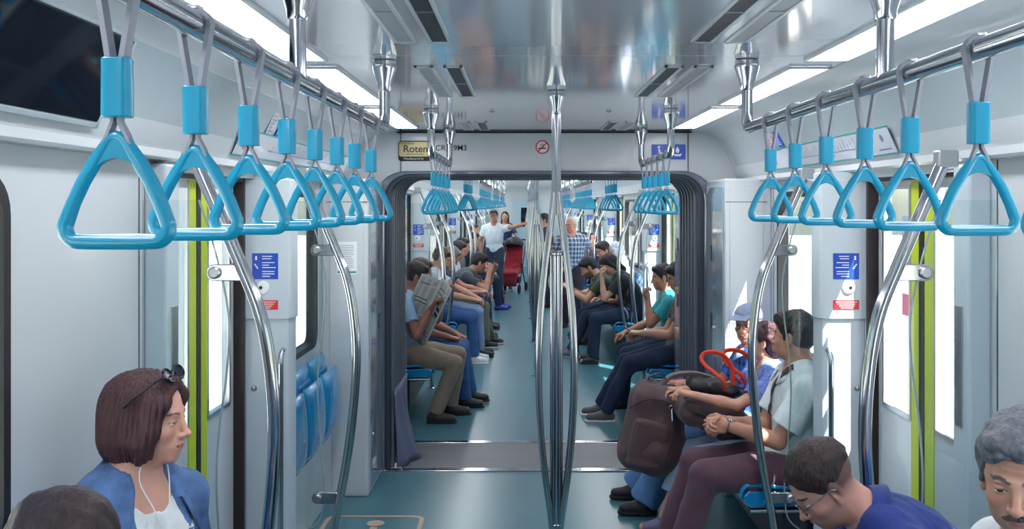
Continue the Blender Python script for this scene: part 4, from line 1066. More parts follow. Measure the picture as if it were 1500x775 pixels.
        for s in (-1, 1):
            g.cap(W((.068*s, .030, .055)), W((.080*s, .012, -.05)), .022*hs, .024*hs, .03); g.cap(W((.080*s, .012, -.05)), W((.070*s, .010, -.098)), .024*hs, .016*hs, .02)
            g.cap(W((.012*s, .055, .102)), W((.062*s, .056, .050)), .014*hs, .018*hs, .02); g.cap(W((.062*s, .056, .050)), W((.074*s, .038, -.02)), .018*hs, .016*hs, .02); g.cap(W((.074*s, .038, -.02)), W((.070*s, .034, -.082)), .016*hs, .010*hs, .02)
        def nz(P):
            q = ((P-HC)@Hr)/hs; th_ = np.arctan2(q[:, 0], q[:, 1]+.02); r = wob(.0022, 60, 1, (1, 1, .3))(P)
            return r+.0016*np.sin(th_*46+9*q[:, 2]*3)+.0011*np.sin(th_*91+14*q[:, 2])
    elif style in ('long', 'bun', 'curly'):
        G((0, -.020, .034), (.086, .106, .092), clips=(clip((0, .82, -.57), .012),))
        G((0, -.06, -.03), (.075, .062, .10), .03, clips=(clip((0, 1, 0), .0),))
        if style == 'long':
            for s in (-1, 1): g.cap(W((.07*s, -.01, .02)), W((.075*s, -.02, -.13)), .024, .018, .02)
            g.cap(W((0, -.06, -.03)), W((0, -.07, -.17)), .06, .045, .03)
        if style == 'bun': g.ell(W((0, -.115, .035)), (.035, .03, .035), .01)
        if style == 'curly':
            for k in range(26):
                a = rng.uniform(-2.6, 2.6); z = rng.uniform(-.07, .10); rr = math.sqrt(max(.05, 1-((z-.02)/.11)**2)); 
                if abs(a) < .9 and z < .07: continue
                g.ell(W((math.sin(a)*.078*rr, math.cos(a)*.095*rr-.02, z)), (.018, .018, .018), .012)
        nz = (lambda a_, b_: (lambda P: a_(P)+b_(P)))(wob(.003, 80, 2, (1, 1, .4)), wob(.003, 40, 8))
    elif style == 'scarf':
        G((0, -.012, .022), (.090, .108, .105), clips=(clip((0, .97, -.25), .058),)); g.cap(W((0, -.02, -.06)), P2+A(0, 0, .0), .075, .11, .05, clips=(clip((0, 1, 0), .075),)); nz = wob(.004, 45, 2); hm = cloth('scarf '+'-'.join(map(str, hcol)), hcol, var=.5, vscale=30)
    out('hair' if style != 'scarf' else 'headscarf', g, hn_, hm, root, nz)
    if mustache:
        g = Field(); 
        for s in (-1, 1): g.cap(W((.003*s, .099, -.0525)), W((.026*s, .084, -.062)), .0062*hs, .0038*hs, .004)
        out('mustache', g, min(hf*.7, .003), mat('hair '+'-'.join(map(str, mustache)), mustache, .6, bump=.7, bscale=90, var=.3, vscale=60), root, wob(.0014, 220, 3))
    if eyes:
        for s in (-1, 1):
            o = MB(); M = Matrix(Hr.tolist()).to_4x4(); M.translation = Vector(W((.0315*s, .0705, 0))*S)
            r_ = .0132*hs*S; seg = 16; rings = 12; vs = []; fs = []; mi = []
            for a in range(rings+1):
                ph = math.pi*a/rings
                for k in range(seg): vs.append(M @ Vector((r_*math.sin(ph)*math.cos(2*math.pi*k/seg), r_*math.cos(ph), r_*math.sin(ph)*math.sin(2*math.pi*k/seg))))
            for a in range(rings):
                for k in range(seg): o.m.append(1 if a < 2 else 0); fs.append((a*seg+k, a*seg+(k+1) % seg, a*seg+seg+(k+1) % seg, a*seg+seg+k))
            o.v = vs; o.f = fs; o.build('eye', [EYEW, IRIS], root, smooth=True, angle=180)
    if glasses:
        o = MB(); gm = mat('glasses '+glasses, (30, 30, 34) if glasses != 'wire' else (120, 122, 126), .25, .0 if glasses != 'wire' else .8)
        Mh = Matrix(Hr.tolist()).to_4x4(); Mh.translation = Vector(W((0, 0, 0))*S); Q_ = lambda v: Mh @ (Vector(v)*hs*S)
        dz = .0; wr_ = .0018
        for s in (-1, 1):
            ring = [Q_((.033*s+.024*math.cos(R(a)), .098-.004*abs(math.cos(R(a))), -.003+.017*math.sin(R(a))-.002)) for a in range(0, 360, 20)]
            o.tube(ring, wr_*S, 6, closed=True)
            o.tube([Q_((.056*s, .094, .004)), Q_((.073*s, .07, .006)), Q_((.079*s, .0, .006)), Q_((.079*s, -.018, -.008))], wr_*S, 6)
        o.tube([Q_((-.009, .098, .002)), Q_((0, .101, .005)), Q_((.009, .098, .002))], wr_*S, 6)
        go = o.build('glasses', gm, root, smooth=True)
        o = MB()
        for s in (-1, 1): 
            ring = [Q_((.033*s+.023*math.cos(R(a)), .0975, -.005+.016*math.sin(R(a)))) for a in range(0, 360, 20)]; o.add(ring, [tuple(range(len(ring)))])
        o.build('lens', GLASS if glasses != 'sun' else SCREEN, go)
    if cap:
        cmn = cloth('cap '+'-'.join(map(str, cap)), cap); g = Field(); G((0, -.010, .052), (.086, .104, .078), clips=(clip((0, .12, -1), -.035),)); co_ = out('cap', g, .004, cmn, root, wob(.001, 60, 3))
        g = Field(); g.box(W((0, .105, .056)), (.058*hs, .052*hs, .004), .0038, .0, Hr@rot('X', -14)); g.ell(W((0, .09, .056)), (.062, .03, .008), .01, Hr@rot('X', -14)); out('visor', g, .004, cmn, co_)
    return info
def wpt(info, v): return info['root'].matrix_basis @ Vector(np.array(v)*info['S'])
# ================================================================ the passengers
V = Vector
DENIM = mat('denim jacket', (84, 116, 164), .85, bump=.5, bscale=200, var=.3, vscale=22)
JEAN = mat('blue denim', (54, 92, 146), .9, bump=.3, bscale=240, var=.18, vscale=8)
JEANL = mat('light denim', (92, 132, 182), .9, bump=.3, bscale=240, var=.15, vscale=8)
JEAND = mat('dark denim', (30, 46, 74), .9, bump=.3, bscale=240, var=.18, vscale=8)
def check_mat(name, c1, c2, sc=28):
    m = mat(name, c1, .85); nt = m.node_tree; N = nt.nodes; L = nt.links; tc = N.new('ShaderNodeTexCoord'); p = N['Principled BSDF']; acc = None
    sep = N.new('ShaderNodeSeparateXYZ'); L.new(tc.outputs['Object'], sep.inputs[0]); outs = []
    ad = N.new('ShaderNodeMath'); L.new(sep.outputs[0], ad.inputs[0]); L.new(sep.outputs[1], ad.inputs[1])
    for src in (ad.outputs[0], sep.outputs[2]):
        a = N.new('ShaderNodeMath'); a.operation = 'MULTIPLY'; a.inputs[1].default_value = sc; L.new(src, a.inputs[0])
        b = N.new('ShaderNodeMath'); b.operation = 'FRACT'; L.new(a.outputs[0], b.inputs[0]); c = N.new('ShaderNodeMath'); c.operation = 'GREATER_THAN'; c.inputs[1].default_value = .62; L.new(b.outputs[0], c.inputs[0]); outs.append(c)
    s_ = N.new('ShaderNodeMath'); L.new(outs[0].outputs[0], s_.inputs[0]); L.new(outs[1].outputs[0], s_.inputs[1]); h_ = N.new('ShaderNodeMath'); h_.operation = 'MULTIPLY'; h_.inputs[1].default_value = .5; L.new(s_.outputs[0], h_.inputs[0])
    mx = N.new('ShaderNodeMix'); mx.data_type = 'RGBA'; mx.inputs[6].default_value = srgb(*c1); mx.inputs[7].default_value = srgb(*c2); L.new(h_.outputs[0], mx.inputs[0]); L.new(mx.outputs[2], p.inputs['Base Color']); return m
PLAID = check_mat('blue plaid', (66, 104, 186), (24, 40, 92), 18)
CHECK = check_mat('checked shirt', (70, 92, 128), (206, 212, 222), 16)
FLOR = mat('blue flowered', (108, 130, 196), .85, var=.45, vscale=36, bump=.2)
def palm(i, k, d=.09):
    w, e = i['wr'][k], i['el'][k]; return wpt(i, w+nrm(w-e)*d)
NAVY = cloth('navy shirt', (30, 52, 128), var=.08)
# --- near car, left
w1 = person('woman in blue denim jacket, sunglasses on her bobbed brown hair, seated at left', (-1.15, 2.58), -90, DENIM, JEAND, hair=((74, 46, 50), 'bob'), skin=(214, 160, 142), female=True, scale=1.03, hipz=.565/1.03, h=.009, hf=.0028, head=(-2, 4, 0), lean=3, openjacket=.075, sleeve=1.85, topname='denim_jacket', hands=[V((-.80, 2.68, .68)), V((-.78, 2.50, .68))], collar=DENIM, lid=.35, twist=-30, build=1.08)
w2 = person('dark-haired person leaning forward at the bottom left corner, only the top of the head showing', (-1.14, 1.80), -90, (70, 74, 84), JEAND, hair=((44, 28, 34), 'long'), female=True, scale=.97, h=.010, hf=.004, head=(0, 25, 0), lean=15)
# --- near car, right
m1 = person('man in a navy shirt and wire glasses bending forward at lower right', (1.145, 2.80), 90, NAVY, JEAND, hair=((50, 34, 34), 'fade'), skin=(206, 152, 136), h=.009, hf=.0028, head=(0, 42, 0), scale=.98, lean=44.5, hands=[V((.50, 2.72, .62)), V((.50, 2.90, .62))], elbows=[(-.3, -.2, -1), (.3, -.2, -1)], sleeve=1.9, collar=NAVY, glasses='wire', stubble=.3, neckf=.3)
m2 = person('grey-haired man with a dark moustache looking at the camera, at the right edge', (1.10, 2.20), 90, (222, 226, 228), (70, 74, 84), hair=((96, 99, 108), 'grey'), skin=(200, 150, 128), wrinkles=1, h=.009, hf=.0026, scale=1.03, head=(58, 14, 0), lean=15, mustache=(74, 70, 72), lid=.25, stubble=.25, hands=[V((.70, 2.10, .66)), V((.70, 2.32, .66))], twist=10)
m3 = person('man in a white polo and maroon trousers, wristwatch, hands clasped on his lap', (1.17, 4.83), 90, (216, 224, 226), (88, 58, 72), hair=((40, 34, 36), 'short'), skin=(196, 142, 118), h=.009, hf=.0032, head=(-38, 2, 0), lean=0, hipz=.50, sleeve=.72, hands=[V((.84, 4.78, .72)), V((.85, 4.86, .72))], elbows=[(-.5, -.7, -.8), (.5, -.7, -.8)], hdir=[(.35, .9, -.1), (-.35, .9, -.1)], pnorm=[(.8, -.3, -.4), (-.8, -.3, -.4)], curl=(.75, .75), build=1.12, loose=1, collar=(216, 224, 226), feet=[V((.60, 4.72, .09)), V((.58, 4.98, .09))], hem=-.05, scale=1.0, shoe=(60, 56, 60))
w3 = person('woman with wavy auburn hair in a blue flowered top hugging a brown bag', (1.16, 5.28), 90, FLOR, (150, 164, 190), hair=((78, 48, 54), 'curly'), skin=(206, 152, 128), female=True, scale=.88, hipz=.56, h=.010, hf=.0036, head=(-18, 6, 0), lean=3, sleeve=.7, legcut=.62, shoe=(112, 104, 134), sole=(150, 90, 150), hands=[V((.74, 5.12, .80)), V((.72, 5.38, .78))], elbows=[(-.6, -.5, -.8), (.5, -.5, -.8)], baggy=1, feet=[V((.66, 5.16, .09)), V((.62, 5.36, .09))], build=1.05)
m4 = person('old man in blue peaked cap, glasses, plaid shirt and wide jeans before the gangway', (1.15, 5.74), 90, PLAID, JEANL, hair=((130, 128, 130), 'thin'), skin=(196, 138, 118), scale=.91, hipz=.56, h=.010, hf=.0036, head=(52, 4, 0), lean=0, cap=(132, 142, 168), glasses='black', baggy=1.6, collar=(170, 190, 215), feet=[V((.56, 5.70, .09)), V((.54, 6.0, .09))], hands=[V((.85, 5.62, .74)), V((.80, 5.9, .72))], shoe=(26, 26, 32))
# --- far car, left
q = dict(h=.012, hf=.0055)
n1 = person('man in tan trousers and pale blue shirt reading a newspaper beyond the gangway', (-1.14, 8.30), -90, (142, 178, 212), (138, 122, 108), hair=((26, 22, 26), 'short'), skin=(150, 100, 84), head=(14, 22, 0), lean=8, hands=[V((-.84, 8.42, 1.02)), V((-.90, 8.10, .93))], hdir=[(0, .5, .8), (0, .5, .8)], curl=(.6, .6), shoe=(40, 38, 40), feet=[V((-.76, 8.42, .09)), V((-.86, 8.10, .09))], **q)
n2 = person('passenger in blue jeans and big black shoes beside the newspaper reader', (-1.14, 8.78), -90, (92, 84, 80), JEAN, hair=((60, 44, 40), 'short'), skin=(160, 110, 92), head=(0, 15, 0), lean=8, hands=[V((-.75, 8.95, .62)), V((-.80, 8.66, .63))], feet=[V((-.62, 8.95, .10)), V((-.66, 8.72, .09))], shoe=(28, 28, 32), **q)
n3 = person('passenger in jeans and white shoes with a phone, first past the left doors', (-1.17, 11.25), -90, (190, 196, 204), JEAN, hair=((84, 62, 50), 'short'), skin=(196, 146, 124), head=(0, 30, 0), lean=7, shoe=(225, 226, 230), sole=(225, 225, 225), hands=[V((-.66, 11.30, .72)), V((-.70, 11.12, .72))], curl=(.6, .6), **q)
n4 = person('grey-haired man in glasses, navy top and light jeans bowed over a phone at left', (-1.13, 11.72), -90, (40, 58, 88), (120, 148, 184), hair=((118, 112, 108), 'short'), skin=(190, 134, 112), head=(0, 36, 0), lean=10, glasses='black', hands=[V((-.62, 11.78, .76)), V((-.66, 11.62, .76))], curl=(.6, .6), **q)
n5 = person('dark-haired man in a charcoal T-shirt bent forward over his phone at left', (-1.08, 12.45), -90, (70, 76, 80), (92, 100, 84), hair=((30, 24, 26), 'short'), skin=(188, 134, 112), head=(10, 26, 0), lean=40, hands=[V((-.52, 12.50, .96)), V((-.56, 12.30, .96))], curl=(.6, .6), shoe=(34, 34, 38), sole=(200, 200, 200), feet=[V((-.62, 12.35, .09)), V((-.56, 12.7, .09))], build=1.08, **q)
q2 = dict(h=.015, hf=.007)
n6 = person('passenger in dark jeans with a white top seated past the man in charcoal', (-1.12, 13.2), -90, (205, 206, 210), JEAND, hair=((50, 40, 40), 'short'), head=(0, 20, 0), lean=10, **q2)
n7 = person('passenger in jeans and bright blue shoes seated past the second left doors', (-1.05, 16.9), -90, (60, 66, 78), JEAND, hair=((40, 34, 36), 'short'), head=(0, 10, 0), lean=6, shoe=(40, 70, 170), feet=[V((-.52, 17.1, .09)), V((-.56, 16.8, .09))], **q2)
n8 = person('long-haired woman in a dark top seated far down the left side', (-1.12, 18.95), -90, (64, 58, 66), JEAND, hair=((56, 38, 34), 'long'), female=True, head=(-50, 0, 0), hipz=.62, **q2)
n9 = person('woman with long dark hair seated farthest down the left side', (-1.12, 19.9), -90, (110, 60, 70), JEAND, hair=((40, 30, 30), 'long'), female=True, head=(-50, 0, 0), hipz=.62, **q2)
st1 = person('standing man in a white T-shirt and dark cap holding a centre pole, down the aisle', (-.68, 18.55), 172, (214, 222, 228), (52, 62, 80), hair=((34, 28, 28), 'short'), skin=(190, 132, 108), seat=False, scale=.99, lean=0, head=(0, 2, 4), hands=[V((-.03, 18.12, 1.46)), V((-.92, 18.5, .86))], elbows=[(-.3, .2, -1), (.6, -.4, -.4)], feet=[(-.12, .05, .085), (.13, -.02, .085)], cap=(34, 40, 44), glasses='black', stubble=.35, curl=(.9, .8), sleeve=.55, h=.013, hf=.006, build=1.05)
st2 = person('person in dark blue standing behind the red pushchair', (-.52, 21.2), 175, (44, 70, 120), (40, 44, 56), hair=((36, 30, 30), 'long'), female=True, seat=False, lean=8, hands=[V((-.25, 20.75, 1.05)), V((-.6, 20.75, 1.05))], scale=.97, curl=(.9, .9), **q2)
# --- far car, right
r1 = person('passenger in dark jeans and white trainers holding a phone, nearest right passenger past the gangway', (1.17, 8.28), 90, (60, 66, 76), JEAND, hair=((36, 30, 32), 'short'), skin=(196, 146, 122), head=(0, 25, 0), lean=-1, shoe=(84, 84, 88), sole=(225, 225, 225), hands=[V((.84, 8.22, .72)), V((.86, 8.36, .70))], curl=(.6, .6), feet=[V((.54, 8.15, .09)), V((.52, 8.40, .09))], **q)
r2 = person('young man in a teal T-shirt resting his chin on his hand, right of the gangway', (1.17, 8.78), 90, (44, 158, 166), JEAND, hair=((28, 24, 28), 'short'), skin=(182, 128, 104), scale=.93, head=(0, 10, 0), lean=8, hands=[V((.95, 8.72, .96)), V((.78, 8.9, .64))], elbows=[(0, .6, -1), (.5, -.5, -1)], curl=(.9, .4), hdir=[(-.1, .2, 1), None], **q)
r3 = person('long-haired passenger in black, head bowed onto one hand, past the right doors', (1.12, 11.22), 90, (30, 32, 38), JEAND, hair=((26, 22, 26), 'long'), female=True, skin=(206, 158, 136), head=(10, 48, 0), lean=26, hands=[V((.74, 11.10, .98)), V((.74, 11.32, .70))], elbows=[(0, .2, -1), (.5, -.5, -1)], curl=(.9, .4), **q)
r4 = person('bearded man in an olive green T-shirt bent forward over a phone, legs crossed', (1.04, 11.72), 90, (56, 72, 52), JEAND, hair=((30, 24, 26), 'short'), skin=(198, 148, 124), head=(0, 34, 0), lean=41, stubble=.7, hands=[V((.40, 11.62, .80)), V((.42, 11.80, .80))], curl=(.6, .6), feet=[V((.42, 11.60, .09)), V((.46, 11.86, .09))], shoe=(86, 92, 104), sole=(150, 150, 150), **q)
r5 = person('woman in a white and blue patterned headscarf seated behind the man in green', (1.12, 12.75), 90, (190, 196, 214), (60, 64, 84), hair=((196, 204, 220), 'scarf'), female=True, head=(20, 10, 0), lean=6, **q2)
r6 = person('dark-haired passenger in a crimson top seated past the headscarfed woman', (1.10, 13.3), 90, (150, 44, 60), JEAND, hair=((34, 28, 30), 'short'), head=(30, 20, 0), lean=16, **q2)
st3 = person('standing elderly man in a checked shirt and dark maroon trousers holding a pole', (.58, 14.45), 165, CHECK, (58, 44, 56), hair=((176, 172, 170), 'thin'), skin=(198, 138, 116), seat=False, scale=.945, lean=2, head=(-30, 4, 0), glasses='black', hands=[V((.90, 14.80, 1.28)), V((.36, 14.35, .92))], elbows=[(-.2, .3, -1), (.6, -.3, -.4)], curl=(.9, .3), build=1.15, h=.013, hf=.006)
st4 = person('standing person in dark clothes far down the aisle, right of the centre poles', (.30, 17.3), 100, (48, 44, 54), (34, 40, 64), hair=((40, 32, 34), 'short'), seat=False, scale=.96, lean=6, hands=[V((.05, 17.1, 1.15)), V((.05, 17.3, 1.6))], curl=(.8, .8), **q2)
for i_, (x, y, yaw, c, lab) in enumerate(((1.10, 16.6, 90, (70, 80, 120), 'passenger in slate blue seated just past the second right doors'), (1.10, 17.6, 90, (150, 150, 156), 'passenger in pale grey seated far down the right side'), (1.12, 19.0, 90, (96, 50, 52), 'passenger in dark red seated farthest down the right side'), (-1.12, 14.3, -90, (88, 96, 104), 'passenger in grey seated just before the second left doors'))):
    person(lab, (x, y), yaw, c, JEAND, hair=((44, 36, 36), 'short'), head=(0, 12, 0), lean=10+6*(i_ % 3), **q2)
# ================================================================ worn small parts and carried things
from mathutils.bvhtree import BVHTree
def headM(i): 
    M = Matrix(i['Hr'].tolist()).to_4x4(); M.translation = Vector(i['HC']*i['S']); return M
def HP(i, v): return headM(i) @ (Vector(v)*i['hs']*i['S'])
def child(i, n): return [c for c in children(i['root']) if c.name.split('.')[0] == n][0]
# sunglasses pushed up on the woman's hair, earphone wires, lettering on her T-shirt
o = MB(); e2 = MB()
for s in (-1, 1):
    ring = [HP(w1, (.031*s+.029*math.cos(R(a)), .058-.012*math.sin(R(a)), .122+.016*math.sin(R(a))+.004*math.cos(R(a))*s)) for a in range(0, 360, 18)]
    o.tube(ring, .0032, 6, closed=True); e2.add([Vector(p) for p in ring], [tuple(range(len(ring)))])
    o.tube([HP(w1, (.060*s, .060, .124)), HP(w1, (.083*s, .040, .108)), HP(w1, (.096*s, -.01, .064)), HP(w1, (.095*s, -.03, .042))], .0028, 6)
o.tube([HP(w1, (-.005, .064, .124)), HP(w1, (.005, .064, .124))], .003, 6)
sg = o.build('sunglasses', mat('sunglass frame', (16, 18, 20), .15, coat=1), w1['root'], smooth=True); e2.build('lens', SCREEN, sg)
o = MB()
S1 = w1['S']
for s in (-1, 1):
    a = w1['W']((.058*s, .02, -.075)); p2, up_, fw_, sd_ = w1['P2'], w1['up'], w1['fwd'], w1['side']
    pts = [a*S1, (p2+up_*.02+sd_*.045*s+fw_*.075)*S1, (p2-up_*.05+sd_*.022*s+fw_*.118)*S1, (p2-up_*.12+sd_*.006*s+fw_*.150)*S1]
    if s > 0: pts += [(p2-up_*.25+fw_*.19)*S1, (p2-up_*.36+fw_*.18)*S1]
    o.tube(spline([tuple(p) for p in pts], 5), .0016, 6)
o.build('earphone_wire', PAPER, w1['root'], smooth=True)
us = child(w1, 'undershirt'); bt = BVHTree.FromPolygons([v.co.copy() for v in us.data.vertices], [tuple(p.vertices) for p in us.data.polygons])
def stroke(mb, pts, w_=.006):
    for a, b in zip(pts, pts[1:]):
        P = []
        A1, B1 = np.array(a, float), np.array(b, float); d = nrm(B1-A1); n = np.array((-d[1], d[0]))*w_/2
        row = []
        for t in np.linspace(0, 1, 6):
            for sg_ in (-1, 1):
                q = A1+(B1-A1)*t+n*sg_; src = (w1['P1']+w1['up']*(.10+q[1])+w1['side']*q[0]+w1['fwd']*.4)*S1
                hit = bt.ray_cast(Vector(src), Vector(-w1['fwd']), .6)[0]
                row.append((hit if hit else Vector(src-w1['fwd']*.25))+Vector(w1['fwd'])*.0015)
        mb.add(row, [(2*k, 2*k+1, 2*k+3, 2*k+2) for k in range(5)])
o = MB()
for pts in ([(.05, -.06), (.05, .04), (.012, -.06), (.012, .04)], [(-.01, -.07), (-.01, .05)], [(-.05, .05), (-.01, -.01), (-.048, -.07)], [(.065, -.03), (.03, .03)]): stroke(o, pts)
o.build('shirt_lettering', INK, w1['root'])
jk = child(w1, 'denim_jacket'); btj = BVHTree.FromPolygons([v.co.copy() for v in jk.data.vertices], [tuple(p.vertices) for p in jk.data.polygons])
def seam(mb, bv, pts, w_=.003):
    P = []
    for a, b in zip(pts, pts[1:]):
        for t in np.linspace(0, 1, 8)[:-1]: P.append((a[0]+(b[0]-a[0])*t, a[1]+(b[1]-a[1])*t))
    out_ = []
    for q in P:
        src = Vector((w1['P1']+w1['up']*(.10+q[1])+w1['side']*q[0]+w1['fwd']*.4)*S1); h_ = bv.ray_cast(src, Vector(-w1['fwd']), .6)[0]
        if h_: out_.append(h_+Vector(w1['fwd'])*.001)
    if len(out_) > 2: mb.tube(out_, w_/2, 5)
o = MB()
for s in (-1, 1):
    seam(o, btj, [(.115*s, .13), (.118*s, .0), (.112*s, -.12)]); seam(o, btj, [(.10*s, .075), (.17*s, .07)]); seam(o, btj, [(.145*s, .07), (.135*s, -.10)])

for (sx, uz) in ((-.10, .08), (.10, .08), (.10, -.02)):
    src = Vector((w1['P1']+w1['up']*(.10+uz)+w1['side']*sx+w1['fwd']*.4)*S1); hit = btj.ray_cast(src, Vector(-w1['fwd']), .6)[0]
    if hit:
        M = Vector(w1['fwd']).to_track_quat('Z', 'Y').to_matrix(); MB().lathe([(.009, -.001), (.009, .002), (.006, .003)], tuple(hit), 16, M=M.to_4x4()).build('jacket_button', mat('copper button', (190, 140, 120), .3, .8), w1['root'], smooth=True, angle=30)
# wristwatch
w, e = m3['wr'][0], m3['el'][0]; d = nrm(e-w); c = (w+d*.015)*m3['S']
up0 = nrm(np.array((-.2, -.6, 1.))-d*np.dot(d, (-.2, -.6, 1.))); M = Matrix(np.stack([np.cross(d, up0), d, up0], 1).tolist()).to_4x4(); M.translation = Vector(c)
o = MB(); o.tube([M @ Vector((.030*math.cos(R(a)), 0, .028*math.sin(R(a)))) for a in range(0, 360, 15)], [(.0025, .009)]*24, 8, closed=True)
wt = o.build('wristwatch', STEEL, m3['root'], smooth=True)
o = MB(); o.lathe([(.021, .026), (.022, .030), (.020, .036), (.017, .037)], M=M, seg=24); wc = o.build('watch_case', STEEL, wt, smooth=True, angle=30)
o = MB(); o.lathe([(.016, .0372), (.016, .0378)], M=M, seg=20); o.build('watch_dial', mat('dial', (150, 165, 175), .2), wc)
# woven strap and small dark bag of the man in white
BRN = mat('brown nylon', (84, 60, 62), .6, bump=.25, bscale=220, var=.12, vscale=12, sheen=.2)
BRND = mat('dark brown nylon', (52, 38, 42), .6, bump=.25, bscale=220, var=.12, vscale=12)
BLKN = mat('black nylon', (30, 31, 36), .45, bump=.3, bscale=90, var=.15, vscale=14)
ORNG = mat('orange red handle', (226, 62, 26), .35, coat=.3)
sb = empty('shoulder_bag', (.86, 4.83, .66), 0, 'small dark brown shoulder bag on the lap of the man in white', 'bag')
TI = Matrix.Translation((-.86, -4.83, -.66))
f = Field(); f.box((.02, .08, .015), (.085, .12, .035), .03, .0); V_, Q_ = nets(f.grid(np.array((-.12, -.1, -.08)), np.array((.16, .25, .1)), .007, wob(.003, 30, 2)), np.array((-.12, -.1, -.08)), .007); mesh_np('bag_body', V_, Q_, BRND, sb)
shm = child(m3, 'shirt'); bt3 = BVHTree.FromPolygons([m3['root'].matrix_basis @ v.co for v in shm.data.vertices], [tuple(p.vertices) for p in shm.data.polygons])
ptA, ptB = wpt(m3, m3['P2']+m3['side']*-.10-m3['up']*.01), V((.95, 4.98, .74)); pts = []
for k in range(13):
    t = k/12; p = ptA.lerp(ptB, t); src = p+V((-.5, 0, .25)); hit = bt3.ray_cast(src, (p-src).normalized(), 1.2)[0]
    pts.append(TI @ ((hit if hit else p)+V((-.006, 0, .003))))
m = MB(); pts.append(V((.03, .16, .03))); m.ribbon(pts, (.2, .8, .5), .034, .003); m.build('strap', BRND, sb, smooth=True)
# brown backpack hanging in front of the knees, and the bag on the woman's lap
def soft(name, f, hh, m, par, nz=None):
    lo, hi = f.bounds(); lo = lo-3*hh-.012; hi = hi+3*hh+.012; V_, Q_ = nets(f.grid(lo, hi, hh, nz), lo, hh); return mesh_np(name, V_, Q_, m, par)
bp = empty('backpack', at(955, 625, 5.42), R(0), 'large brown backpack hanging off the passengers knees on the right before the gangway', 'backpack')
Rb = rot('Y', 14)
f = Field(); f.box((0, 0, 0), (.155, .10, .245), .09, .0, Rb); f.ell((.02, -.02, -.10), (.17, .115, .15), .06, Rb)
soft('backpack_body', f, .008, BRN, bp, wob(.006, 22, 3, (1, 1, .8)))
f = Field(); f.box((-.035, -.095, -.075), (.10, .035, .13), .03, .0, Rb); soft('front_pocket', f, .007, BRN, bp, wob(.004, 30, 5))
m = MB(); m.tube(spline([(-.13, -.085, .12), (-.05, -.115, .17), (.06, -.115, .16), (.13, -.09, .08)], 6), .004, 6); m.tube(spline([(.09, -.115, .10), (.10, -.125, -.02), (.05, -.14, -.16)], 6), .004, 6); m.build('zip', BRND, bp, smooth=True)
m = MB(); m.tube([(.09, -.12, .12), (.092, -.13, .06)], .005, 6); m.tube([(.085+.01*math.cos(a), -.125, .13+.01*math.sin(a)) for a in np.linspace(0, 6.0, 10)], .002, 5, closed=True); m.build('zip_pull', STEEL, bp, smooth=True)
m = MB(); m.ribbon(spline([(.05, .0, .23), (.12, .03, .275), (.24, .04, .285), (.35, .04, .255)], 5), (0, 1, 0), .07, .018); m.build('shoulder_strap', BRN, bp, smooth=True)
m = MB(); m.ribbon(spline([(-.03, .0, .24), (-.01, .0, .275), (.05, .0, .29), (.08, .0, .25)], 5), (0, 1, 0), .03, .008); m.build('top_loop', BRND, bp, smooth=True)
lb = empty('lap_bag', at(1040, 605, 5.25), 0, 'brown travel bag on the lap of the woman in blue', 'bag')
f = Field(); f.box((0, 0, 0), (.17, .14, .085), .07, .0, rot('Y', 10)); soft('bag_body', f, .008, BRN, lb, wob(.008, 20, 6))
m = MB(); m.ribbon(spline([(-.15, -.14, .07), (-.05, -.155, .03), (.08, -.155, -.02), (.17, -.14, -.06)], 5), (0, .2, 1), .035, .006); m.build('bag_strap', BRND, lb, smooth=True)
m = MB(); m.tube(spline([(-.15, -.06, .09), (0, -.08, .10), (.15, -.06, .05)], 5), .004, 6); m.build('zip', BRND, lb, smooth=True)
hb = empty('handbag', at(1052, 566, 5.42), 0, 'soft black handbag with bright orange-red handles on top of the brown bag', 'handbag')
f = Field(); f.ell((-.0, 0, -.01), (.15, .12, .05), .0, rot('Y', 10)); f.ell((-.10, 0, .005), (.08, .09, .03), .05, rot('Y', 16)); soft('bag_body', f, .007, BLKN, hb, wob(.006, 34, 4))
for k, (x0, y0) in enumerate(((-.03, -.10), (.10, -.02))):
    m = MB(); sgn = 1 if k else -1
    pp_ = [V((x0+(p.x-x0)*.8, p.y, p.z*.8)) for p in spline([(x0+.055, y0-.02, .0), (x0+.035, y0-.03, .07), (x0-.03, y0-.02, .13), (x0-.075, y0-.01, .165), (x0-.10, y0, .21), (x0-.075, y0+.01, .245), (x0-.01, y0+.01, .25), (x0+.06, y0+.01, .22), (x0+.11, y0+.01, .14), (x0+.115, y0+.01, .03)], 5)]
    m.tube(pp_, [(.0125, .007)]*len(pp_), 10); m.build('handle', ORNG, hb, smooth=True)
m = MB(); m.ribbon([(.10, -.03, .02), (.07, -.05, .07), (.12, -.06, .03), (.14, -.04, .08), (.09, -.05, .03)], (.3, 1, 0), .018, .004); m.build('ribbon_knot', ORNG, hb)
# phones and reading matter
PH = mat('phone body', (24, 26, 32), .2); PS = mat('phone screen', (120, 150, 190), .2, emis=.35)
def phone(i, label, tilt=-45, yaw=0, off=(0, 0, .02)):
    c = (palm(i, 0, .10)+palm(i, 1, .10))/2+V(off); r = empty('smartphone', c, i['root'].rotation_euler.z+R(yaw), label, 'phone')
    M = Matrix.Rotation(R(tilt), 4, 'X')
    MB().box(-.036, .036, -.004, .004, -.072, .072, M=M).build('case', PH, r, bevel=.004); MB().box(-.032, .032, -.0052, -.004, -.064, .064, M=M).build('display', PS, r)
phone(r1, 'pale-screened phone held by the passenger in dark jeans right of the gangway', -60); phone(n3, 'phone held by the passenger in white shoes at left'); phone(n4, 'phone held by the grey-haired man at left')
phone(n5, 'phone held by the man in the charcoal T-shirt', -20); phone(r4, 'phone held by the bearded man in green')
npm = mat('newsprint', (232, 232, 226), .9, var=.08, vscale=20)
